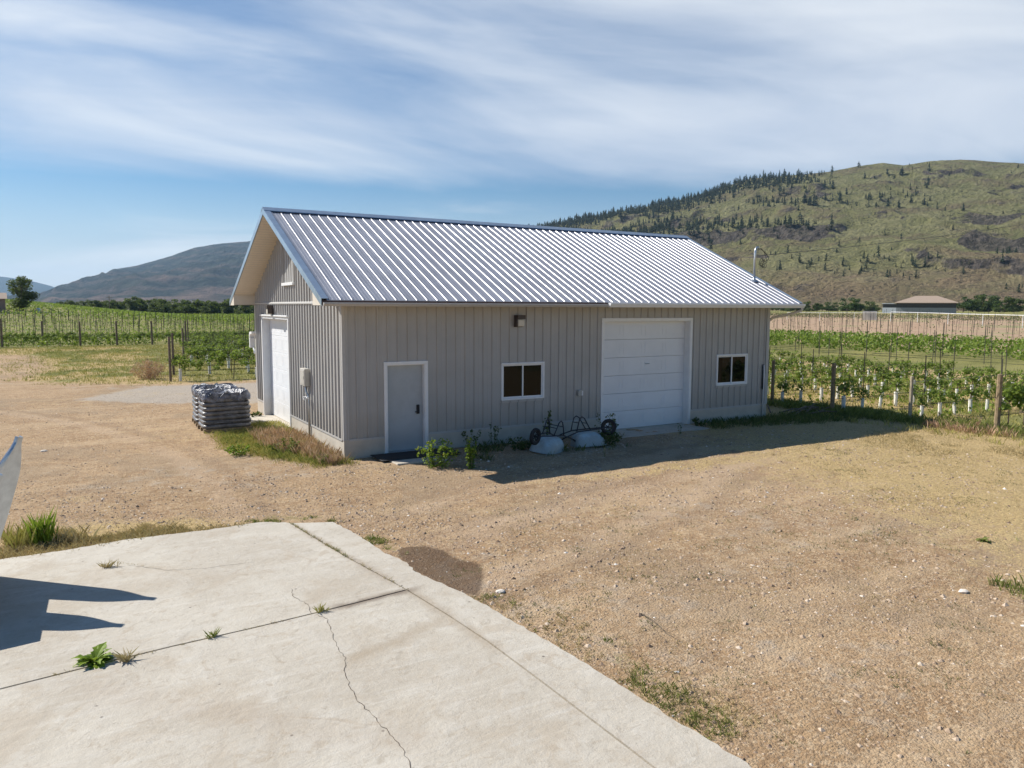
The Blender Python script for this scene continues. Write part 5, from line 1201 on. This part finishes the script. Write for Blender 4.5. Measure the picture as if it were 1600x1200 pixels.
for (p, q) in ((hq[1][0],hq[2][0]),(hq[1][1],hq[2][1]),(hq[1][2],hq[2][2]),(hq[1][3],hq[2][3])): m_ = MB(); m_.tube([p, q], .03, 6); m_.build('corner_post', M['galv'], hop)
for x in (-1.05, -.1):
    for y in (-.86, .74):
        a_, b_ = MB(), MB(); wheel(a_, b_, (x, y, .21), .21, 0); w_ = a_.build('wheel', M['black'], im, smooth=True); b_.build('rim', M['galv'], w_)
m_ = MB(); m_.tube([(.25,.72,.4),(.25,.35,1.1),(.3,-.2,1.12)], .04, 8); m_.build('arm', M['galv'], im, smooth=True)

# ------------------------------------------------------------------ weeds one can point to
def weed(name, loc, h, spread, nst, nleaf, lsz, seed, ml, lab, flowers=0, curve=.25, cat='weed', mstem='leafdull'):
    r = random.Random(seed); e = empty(name, loc); tag(e, lab, cat); st = MB(); cen = []; tips = []
    for i in range(nst):
        a = r.uniform(0, 6.28); rr = spread*math.sqrt(r.random()); hx = h*r.uniform(.5, 1.05)*(1-.35*rr/spread); b = (math.cos(a)*rr*.35, math.sin(a)*rr*.35, -.02)
        tp = (math.cos(a)*rr, math.sin(a)*rr, hx); md = (b[0]+(tp[0]-b[0])*.35, b[1]+(tp[1]-b[1])*.35, hx*.55); st.tube([b, md, tp], [.006,.005,.002], 4, r.random()); tips.append(tp)
        for k in range(r.randint(2,4)):
            t = r.uniform(.35, .95); c = [md[j]+(tp[j]-md[j])*t if t > .5 else b[j]+(md[j]-b[j])*t*2 for j in range(3)]; q = (c[0]+r.uniform(-.12,.12)*spread*2, c[1]+r.uniform(-.12,.12)*spread*2, c[2]+h*.12*r.random()); st.tube([c, q], [.004,.0015], 3, r.random()); tips.append(q)
        for t in np.linspace(.12, 1, 6): cen.append([b[j]+(tp[j]-b[j])*t for j in range(3)])
    st.build('stem', M[mstem], e)
    cen = np.array(cen+[list(t) for t in tips]); rad = np.full((len(cen),3), spread*.16)
    leaf_obj('foliage', leaf_cloud(nleaf, cen, rad, lsz, seed), M[ml], e)
    if flowers:
        fm = MB()
        for t in random.Random(seed).sample(tips, min(flowers, len(tips))):
            c = Vector(t); q = .011; fm.add([c+Vector((q,0,q)), c+Vector((0,q,q)), c+Vector((-q,0,q)), c+Vector((0,-q,q)), c+Vector((0,0,2*q)), c], [(0,1,4),(1,2,4),(2,3,4),(3,0,4),(1,0,5),(2,1,5),(3,2,5),(0,3,5)])
        fm.build('flower', M['yellow'], e)['kind'] = 'stuff'
    return e
weed('leafy_weed', (1.42,-1.86,0), .72, .44, 20, 560, .030, 41, 'leafbright', 'tall leafy weed with yellow buds right of the man door, half in sun', 40)
weed('leafy_weed', (2.02,-2.32,0), .68, .26, 11, 330, .028, 42, 'leafbright', 'smaller weed with yellow buds at the right of the tall one by the door', 22)
weed('tall_weed', (5.05,-.55,0), 1.15, .22, 5, 170, .030, 43, 'leafdull', 'tall slim weed standing between the two wheelbarrows')
weed('tall_weed', (6.62,-1.05,0), .95, .34, 8, 260, .026, 44, 'leafdull', 'branching grey-green weed in front of the left edge of the big door')
weed('tall_weed', (3.55,-.55,0), .75, .22, 5, 120, .026, 45, 'leafdull', 'thin dark weed left of the wheelbarrows against the foundation')
weed('low_weed', (6.3,-1.5,0), .38, .38, 14, 420, .03, 46, 'leafdark', 'low dark clump of weeds right of the right wheelbarrow')
weed('low_weed', (10.45,-.45,0), .36, .22, 8, 160, .03, 47, 'leafdark', 'dark weed at the right foot of the big door')
weed('leafy_weed', (-2.0,1.6,0), .30, .34, 14, 380, .026, 48, 'leafbright', 'low yellow-green weed clump along the gable wall')
weed('leafy_weed', (-1.05,1.25,0), .42, .34, 13, 420, .028, 49, 'grass', 'green bushy weed in the reddish growth by the gable wall')
weed('leafy_weed', (-.55,-.35,0), .25, .22, 8, 200, .022, 50, 'grass', 'small green weed close to the near corner of the workshop')
weed('dark_weed', (-.35,7.75,0), .22, .18, 7, 160, .03, 51, 'leafdark', 'small dark plant left of the gable door')
weed('tall_weed', (3.05,-.35,0), .6, .25, 7, 150, .026, 61, 'leafdull', 'short dark weed against the foundation right of the man door')
weed('tall_weed', (7.0,-.75,0), .7, .2, 6, 140, .024, 62, 'leafdull', 'slender weed just left of the big door frame')
weed('tall_weed', (9.0,-1.2,0), .35, .12, 3, 50, .02, 63, 'leafdull', 'single thin weed in the gravel before the big door')
weed('tall_weed', (5.3,-2.7,0), .28, .05, 2, 26, .018, 64, 'straw', 'single pale dry stalk at the edge of the building shadow')
weed('low_weed', (4.0,-.9,0), .3, .4, 12, 260, .03, 65, 'leafdark', 'low dark weeds left of the left wheelbarrow')
# dead russet bush by the left block
weed('dead_bush', (-2.15,22.9,0), 1.05, .85, 34, 1700, .03, 52, 'redstraw', 'round dead russet bush beside the end posts of the left block', cat='bush', mstem='redstraw')
weed('dead_bush', (-1.75,24.3,0), .95, .65, 20, 700, .03, 53, 'redstraw', 'smaller dead bush behind the russet one near the left block', cat='bush', mstem='redstraw')
# rosette of leaves on the slab
def rosette(loc, R, n, seed, lab, ml='leafbright'):
    r = random.Random(seed); V = []; Fc = []; tn = []
    for i in range(n):
        a = i*2.4+r.uniform(-.3,.3); L = R*r.uniform(.45, 1.05); e_ = r.uniform(.15, .95); d = Vector((math.cos(a), math.sin(a), 0)); s_ = Vector((-d.y, d.x, 0)); b = len(V); m = 7
        for j in range(m):
            t = j/(m-1); c = d*L*t*math.cos(e_*.8)+Vector((0,0,L*(e_*.95*t-.42*t*t))); wd = L*.15*math.sin(PI*min(1, t*.92+.06))**.7*(1+.35*(-1)**j); V += [tuple(c-s_*wd+Vector((0,0,wd*.3))), tuple(c-Vector((0,0,0))), tuple(c+s_*wd+Vector((0,0,wd*.3)))]
        for j in range(m-1):
            q = b+3*j; Fc += [(q,q+1,q+4,q+3),(q+1,q+2,q+5,q+4)]; tn += [r.random()]*0; tv = r.random(); tn += [tv, min(1, tv+.15)]
    mb = MB(); mb.add(V, Fc, tn); o = mb.build('leafy_rosette', M[ml], loc=loc); tag(o, lab, 'plant'); return o
rosette((-5.20,-8.47,ZS), .25, 44, 60, 'bright green leafy rosette growing on the concrete slab, bottom left')
rosette((6.35,-10.55,.0), .16, 24, 61, 'dark green rosette at the right edge of the yard', 'grass')
# grass clumps as things
def clump(x, y, n, h, sp, ml, seed, lab, z=0, w=.006, lean=.5):
    r = np.random.default_rng(seed); xs = x+r.normal(0, sp, n); ys = y+r.normal(0, sp, n)
    V, T, tn = blades(xs-x, ys-y, np.zeros(n), h*r.uniform(.6, 1.1, n), w, lean, seed, 5, sp*.2)
    o = fast_mesh('grass_clump', V, T, tn, M[ml]); o.location = (x, y, gzf(x, y)+z); tag(o, lab, 'grass clump')
clump(-5.72, -3.78, 42, .46, .09, 'leafbright', 71, 'tall green grass clump beside the steel blade, behind the slab', w=.007, lean=.35)
clump(-5.95, -3.72, 34, .36, .12, 'yellowgrass', 72, 'straw-coloured grass clump just right of the steel blade', w=.005, lean=.5)
clump(-5.35, -3.95, 40, .20, .14, 'straw', 73, 'low dry grass clump right of the tall green one', w=.005, lean=.7)
clump(4.7, -11.85, 50, .13, .13, 'grass', 74, 'bright green grass clump low at the right edge of the yard')
clump(-4.95, -8.62, 14, .11, .03, 'straw', 75, 'dry grass tuft in the slab joint near the bright rosette', ZS, .003, 1.0)
clump(-4.15, -8.47, 10, .09, .02, 'grass', 76, 'small green tuft in the middle of the slab joint', ZS, .003, .9)
clump(-2.98, -8.36, 12, .10, .02, 'yellowgrass', 77, 'small yellowish tuft where the crack meets the joint', ZS, .004, .8)
clump(-5.0, -5.6, 14, .09, .05, 'straw', 78, 'sparse dry tuft in the hair crack of the far slab', ZS, .003, 1.0)

# ------------------------------------------------------------------ ground cover nobody could count
def scatter(name, N, box, wfn, ml, h, w, lean, per, seed, lab, sp=.03, cat='grass', zoff=0.0):
    r = np.random.default_rng(seed); x = r.uniform(box[0], box[1], N); y = r.uniform(box[2], box[3], N); z_ = zones(x, y); p = wfn(x, y, z_)
    k = (r.random(N) < p) & in_view(x, y, 0, 40) & ~((x > -.03) & (x < L_+.03) & (y > -.05) & (y < W_+.05)) & ~((x > .55) & (x < 2.5) & (y > -1.3) & (y < 0)); x, y = x[k], y[k]
    z_ = gz(x, y); hh = h*r.uniform(.5, 1.15, len(x)); V, T, tn = blades(x, y, z_+zoff, hh, w, lean, seed, per, sp, r.random(len(x)))
    o = fast_mesh(name, V, T, tn, M[ml]); tag(o, lab, cat, kind='stuff'); return o
offslab = lambda x, y: 1-soft_poly(x, y, [(-12,-4.6),(-2.4,-4.45),(-1.75,-5.0),(-1.5,-7.5),(-1.1,-11),(-.95,-14),(-12,-14)], .05)
clumpy = lambda x, y, s, lo=.5, hi=.62: S(fbm(x*s+11, y*s+4, 3), lo, hi)
scatter('dry_grass', 200000, (-10, 18, -13.5, 5), lambda x, y, z: (z['dry']**1.3*.70+.015)*offslab(x, y)*(.12+.88*clumpy(x, y, 1.1, .44, .6)), 'straw', .038, .0028, 1.1, 4, 1, 'low dry straw grass thinly covering the yard')
def poly_tufts(name, N, P, ml, h, w, seed, lab, sp=.02, per=6, soft=.08, s=3.0):
    xs = [p[0] for p in P]; ys = [p[1] for p in P]
    scatter(name, N, (min(xs)-.2, max(xs)+.2, min(ys)-.2, max(ys)+.2), lambda x, y, z: soft_poly(x, y, P, soft)*offslab(x, y)*clumpy(x, y, s, .42, .56), ml, h, w, .8, per, seed, lab, sp)
poly_tufts('green_grass', 1500, [(-2.95,-4.36),(-2.3,-4.66),(-1.72,-4.88),(-1.66,-4.62),(-2.3,-4.2),(-2.9,-4.05)], 'grass', .055, .004, 21, 'green grass tuft line behind the far corner of the pad')
poly_tufts('green_grass', 900, [(-1.64,-5.8),(-1.60,-6.8),(-1.38,-6.9),(-1.34,-6.3),(-1.45,-5.8)], 'grass', .055, .004, 22, 'green grass along the edging strip above the dark patch')
poly_tufts('green_grass', 2600, [(-1.30,-8.7),(-1.12,-10.0),(-1.02,-12.4),(-.55,-12.5),(-.50,-11.0),(-.72,-9.8),(-1.0,-8.8)], 'grass', .06, .0035, 23, 'green and yellow weeds along the lower edging strip', s=2.2)
poly_tufts('dry_grass', 2000, [(-1.30,-8.7),(-1.12,-10.0),(-1.02,-12.4),(-.35,-12.5),(-.35,-11.0),(-.6,-9.8),(-1.0,-8.6)], 'straw', .05, .003, 24, 'dry straw along the lower edging strip')
poly_tufts('dry_grass', 3500, [(-6.3,-4.5),(-5.2,-4.45),(-4.2,-4.35),(-3.1,-4.4),(-3.3,-4.0),(-4.4,-3.5),(-6.2,-3.1)], 'straw', .10, .003, 25, 'golden dry grass behind the pad at left', .03, 6, .2, 1.4)
scatter('yard_weeds', 40000, (-1.2, 14, -13.5, -3), lambda x, y, z: offslab(x, y)*S(fbm(x*2.3+31, y*2.3+3, 3), .61, .68)*S(fbm(x*.45+2, y*.45+8, 2), .40, .56)*S(-y+x*.4, 4, 10)*.8, 'leafdull', .035, .004, .8, 5, 31, 'small scattered weeds dotting the gravel yard', .02, 'weeds')
scatter('yard_weeds', 40000, (-1.2, 14, -13.5, -3), lambda x, y, z: offslab(x, y)*S(fbm(x*2.0+61, y*2.0+3, 3), .60, .68)*S(fbm(x*.4+12, y*.4+8, 2), .42, .56)*.7, 'straw', .035, .003, .9, 5, 32, 'small dry tufts dotting the gravel yard', .025, 'weeds')
poly_tufts('dry_grass', 9000, [(12.5,-7.5),(12.2,-4.6),(14.5,-3.4),(17,-3.2),(17,-7.5),(14,-9)], 'straw', .07, .004, 26, 'pale straw grass at the right edge of the yard', .05, 5, .8, .7)
scatter('dry_grass', 12000, (15, 32, -7, 18), lambda x, y, z: z['dry']*.8, 'yellowgrass', .16, .008, .6, 5, 2, 'yellow grass between the rows of the right vineyard', .07)
scatter('green_grass', 14000, (15, 36, -7, 20), lambda x, y, z: z['grn']*.7*clumpy(x, y, .5, .42, .6), 'grass', .20, .009, .6, 5, 3, 'green weeds between the rows of the right vineyard', .07)
scatter('green_grass', 60000, (-9, 16, -13.5, 9), lambda x, y, z: (z['grn']**1.5*.5)*offslab(x, y)*(.1+.9*clumpy(x, y, 2.2, .46, .6)), 'grass', .055, .0045, .7, 4, 4, 'patchy green grass around the pad and the yard')
scatter('dry_grass', 26000, (-14, 12, 19, 57), lambda x, y, z: z['dry']*.9, 'yellowgrass', .13, .011, .6, 5, 5, 'yellow grass on the bank before the left field', .09)
scatter('green_grass', 12000, (-14, 12, 19, 57), lambda x, y, z: z['grn']*.6*clumpy(x, y, .35, .42, .58), 'grass', .15, .012, .6, 5, 6, 'green grass on the bank before the left field', .09)
scatter('reddish_weeds', 2600, (-2.3, .0, -.8, 6.3), lambda x, y, z: soft_poly(x, y, [(-1.25,4.2),(-1.3,2.2),(-.9,.7),(-.6,-.5),(-.1,-.55),(-.06,3.4),(-.5,4.2)], .15)*.85, 'redstraw', .25, .0045, .5, 7, 7, 'reddish dead weeds along the foot of the gable wall', .05, 'weeds')
scatter('green_weeds', 4200, (-2.6, .0, -.9, 6.3), lambda x, y, z: soft_poly(x, y, GABLE_W, .15)*.55*clumpy(x, y, 1.6, .42, .55), 'grass', .14, .006, .6, 7, 8, 'green weeds mixed through the growth at the gable wall', .05, 'weeds')
scatter('yellow_weeds', 7000, (-2.8, .0, -.9, 6.3), lambda x, y, z: soft_poly(x, y, GABLE_W, .35)*.8, 'yellowgrass', .12, .004, .7, 7, 9, 'yellowing grass under the weeds at the gable wall', .06, 'weeds')
SHADE = [(2.4,-1.7),(3.2,-.1),(7.2,-.05),(7.3,-1.6),(5,-2.0)]
scatter('dark_weeds', 5200, (2, 17.5, -3.2, 0), lambda x, y, z: np.maximum(soft_poly(x, y, SHADE, .3)*.6*clumpy(x, y, 1.5, .48, .6), soft_poly(x, y, [(10.6,-.9),(10.6,-.03),(16.5,.3),(17,-2.3),(14,-1.7)], .3)*.85), 'leafdull', .17, .006, .6, 7, 10, 'dim green weeds growing in the shade of the long wall', .05, 'weeds')
scatter('edge_weeds', 5000, (15.5, 19, -6.5, 3), lambda x, y, z: soft_poly(x, y, [(16,2),(16,-1),(16.6,-5.8),(17.6,-5.8),(17.2,2)], .4)*.5, 'grass', .26, .006, .6, 7, 12, 'ragged green weeds under the end posts of the right vineyard', .06, 'weeds')
scatter('edge_weeds', 3000, (15, 18, -6.5, 0), lambda x, y, z: soft_poly(x, y, [(16.2,-3.6),(16.2,-6),(17.3,-6),(17.2,-3.6)], .3)*.5, 'redstraw', .22, .005, .6, 7, 13, 'reddish dry weeds at the foot of the nearest end post', .06, 'weeds')
# tufts in the joints
def joint_tufts(P, n, seed, h, lab, ml='straw'):
    r = np.random.default_rng(seed); xs = []; ys = []
    for i in range(n):
        k = r.integers(len(P)-1); t = r.random(); xs.append(P[k][0]+(P[k+1][0]-P[k][0])*t+r.normal(0,.012)); ys.append(P[k][1]+(P[k+1][1]-P[k][1])*t+r.normal(0,.006))
    V, T, tn = blades(np.array(xs), np.array(ys), np.full(n, ZS), h*r.uniform(.4, 1.2, n), .0025, .9, seed, 5, .012, r.random(n)); o = fast_mesh('joint_weeds', V, T, tn, M[ml]); tag(o, lab, 'weeds', kind='stuff')
joint_tufts(J[:4], 95, 1, .045, 'dry tufts sprouting along the joint beside the edging strip', 'straw')
joint_tufts(J[:3], 45, 4, .04, 'green tufts sprouting along the joint beside the edging strip', 'grass')
joint_tufts([(-3.0,-8.38),(-5.6,-8.60)], 70, 2, .032, 'dry tufts in the joint between the two large slabs')
joint_tufts([(-4.9,-5.35),(-4.45,-5.9)], 14, 3, .03, 'tiny tufts in the hair crack of the far slab', 'straw')
scatter('edge_litter', 5000, (-7, -2.5, -4.9, -3.3), lambda x, y, z: soft_poly(x, y, [(-7,-4.6),(-5.5,-4.55),(-4.6,-4.4),(-3.2,-4.45),(-3.4,-4.15),(-5,-3.85),(-7,-3.7)], .12)*.8, 'straw', .085, .003, .9, 5, 11, 'straw litter heaped along the back edge of the pad', .03, 'litter')
# loose pebbles
def pebbles(name, N, box, dens, s0, s1, seed, lab):
    r = np.random.default_rng(seed); x = r.uniform(box[0], box[1], N); y = r.uniform(box[2], box[3], N); z_ = zones(x, y)
    p = offslab(x, y)*(.30+.70*clumpy(x, y, .8, .42, .6))*(1-.55*z_['dry'])*(1-.8*z_['grn'])*(1-.8*z_['darkened'])*(1-soft_poly(x, y, [(-.05,-.05),(L_,-.05),(L_,W_),(-.05,W_)], .02))*dens
    k = (r.random(N) < p) & in_view(x, y, 0, 10); x, y = x[k], y[k]; n = len(x); s = s0+(s1-s0)*r.random(n)**3
    base = np.array([(1,0,0),(.3,.9,.1),(-.75,.6,0),(-.9,-.5,.05),(.1,-1,0),(.75,-.65,.1),(.25,.1,.75),(-.25,-.15,.65)]); tri = np.array([(0,1,6),(1,2,6),(2,7,6),(2,3,7),(3,4,7),(4,5,7),(5,6,7),(5,0,6)])
    a = r.uniform(0, 6.28, n); jit = r.uniform(.7, 1.3, (n, 8, 3)); V = base[None]*jit; V[:,:,2] *= r.uniform(.5, 1.1, n)[:,None]; V *= s[:,None,None]
    c, q = np.cos(a)[:,None], np.sin(a)[:,None]; V = np.stack([V[:,:,0]*c-V[:,:,1]*q, V[:,:,0]*q+V[:,:,1]*c, V[:,:,2]], -1); V += np.stack([x, y, gz(x, y)-.001], -1)[:,None,:]
    T = (tri[None]+8*np.arange(n)[:,None,None]).reshape(-1, 3); tint = np.repeat(np.clip(r.beta(1.6, 2.0, n)+.3*(r.random(n) < .03), 0, 1), 8)
    o = fast_mesh(name, V.reshape(-1, 3), T, tint, M['stone']); tag(o, lab, 'gravel', kind='stuff')
pebbles('gravel', 110000, (-8, 12, -13.5, 0), .85, .005, .020, 1, 'loose gravel strewn over the near part of the yard')
pebbles('gravel', 34000, (-8, 14, -13.5, -1), .5, .014, .040, 3, 'larger loose stones scattered in the near gravel')
pebbles('gravel', 50000, (-9, 18, -6, 16), .7, .008, .026, 2, 'loose gravel strewn over the far part of the yard')
def rock(x, y, s, seed, lab, ml='stone'):
    r = np.random.default_rng(seed); V = []; n = 9
    for i, (f, z) in enumerate(((.85,-.1),(1,.15),(.85,.42),(.45,.6))):
        for k in range(n): a = 2*PI*k/n; q = s*f*r.uniform(.8, 1.15); V.append((math.cos(a)*q*1.3, math.sin(a)*q, z*s))
    Fc = [(i*n+k, i*n+(k+1)%n, (i+1)*n+(k+1)%n, (i+1)*n+k) for i in range(3) for k in range(n)]+[tuple(range(3*n, 4*n))]
    mb = MB(); mb.add(V, Fc, .97); o = mb.build('rock', M['stone'], loc=(x, y, gzf(x, y))); tag(o, lab, 'rock')
rock(4.02, -11.55, .055, 1, 'white rock at the lower right of the yard'); rock(-.9, -8.75, .05, 2, 'small grey rock at the tip of the dark patch by the edging')
rock(-5.9, 4.3, .06, 4, 'pale stone lying alone on the open gravel at left')
m_ = MB(); m_.tube([(.12,-10.15,.03),(.08,-10.42,.045),(.03,-10.62,.035),(.0,-10.85,.06)], [.0045,.004,.003,.002], 5); o = m_.build('twig', M['bark']); tag(o, 'thin brown twig on the gravel below the middle of the yard', 'twig')
m_ = MB()
for k in range(9):
    a = random.uniform(-.6, .9); x, y = 15.2+random.uniform(-.8,.8), .1+random.uniform(-.6,.5); m_.tube([(x,y,.04),(x+.6*math.cos(a),y+.6*math.sin(a),.18+random.uniform(-.05,.15)),(x+1.2*math.cos(a),y+1.1*math.sin(a),.12)], [.03,.022,.01], 6)
o = m_.build('branch_pile', M['darkwood']); tag(o, 'dark pile of pruned branches beyond the right corner of the workshop', 'branch pile')

# ------------------------------------------------------------------ haze
hz_ = MB(); hz_.box(-9000, 13500, -700, 13500, -60, 540); hm = bpy.data.materials.new('haze'); hm.use_nodes = True; ht = NT(hm.node_tree); ht.n.clear()
pv = ht.new('ShaderNodeVolumePrincipled'); pv.inputs['Density'].default_value = 6.5e-5; pv.inputs['Color'].default_value = (.48,.72,1,1); pv.inputs['Anisotropy'].default_value = .2
ou_ = ht.new('ShaderNodeOutputMaterial'); ht.l.new(pv.outputs[0], ou_.inputs['Volume']); ho_ = hz_.build('haze', hm); tag(ho_, 'thin blue haze filling the valley', 'haze', kind='stuff')
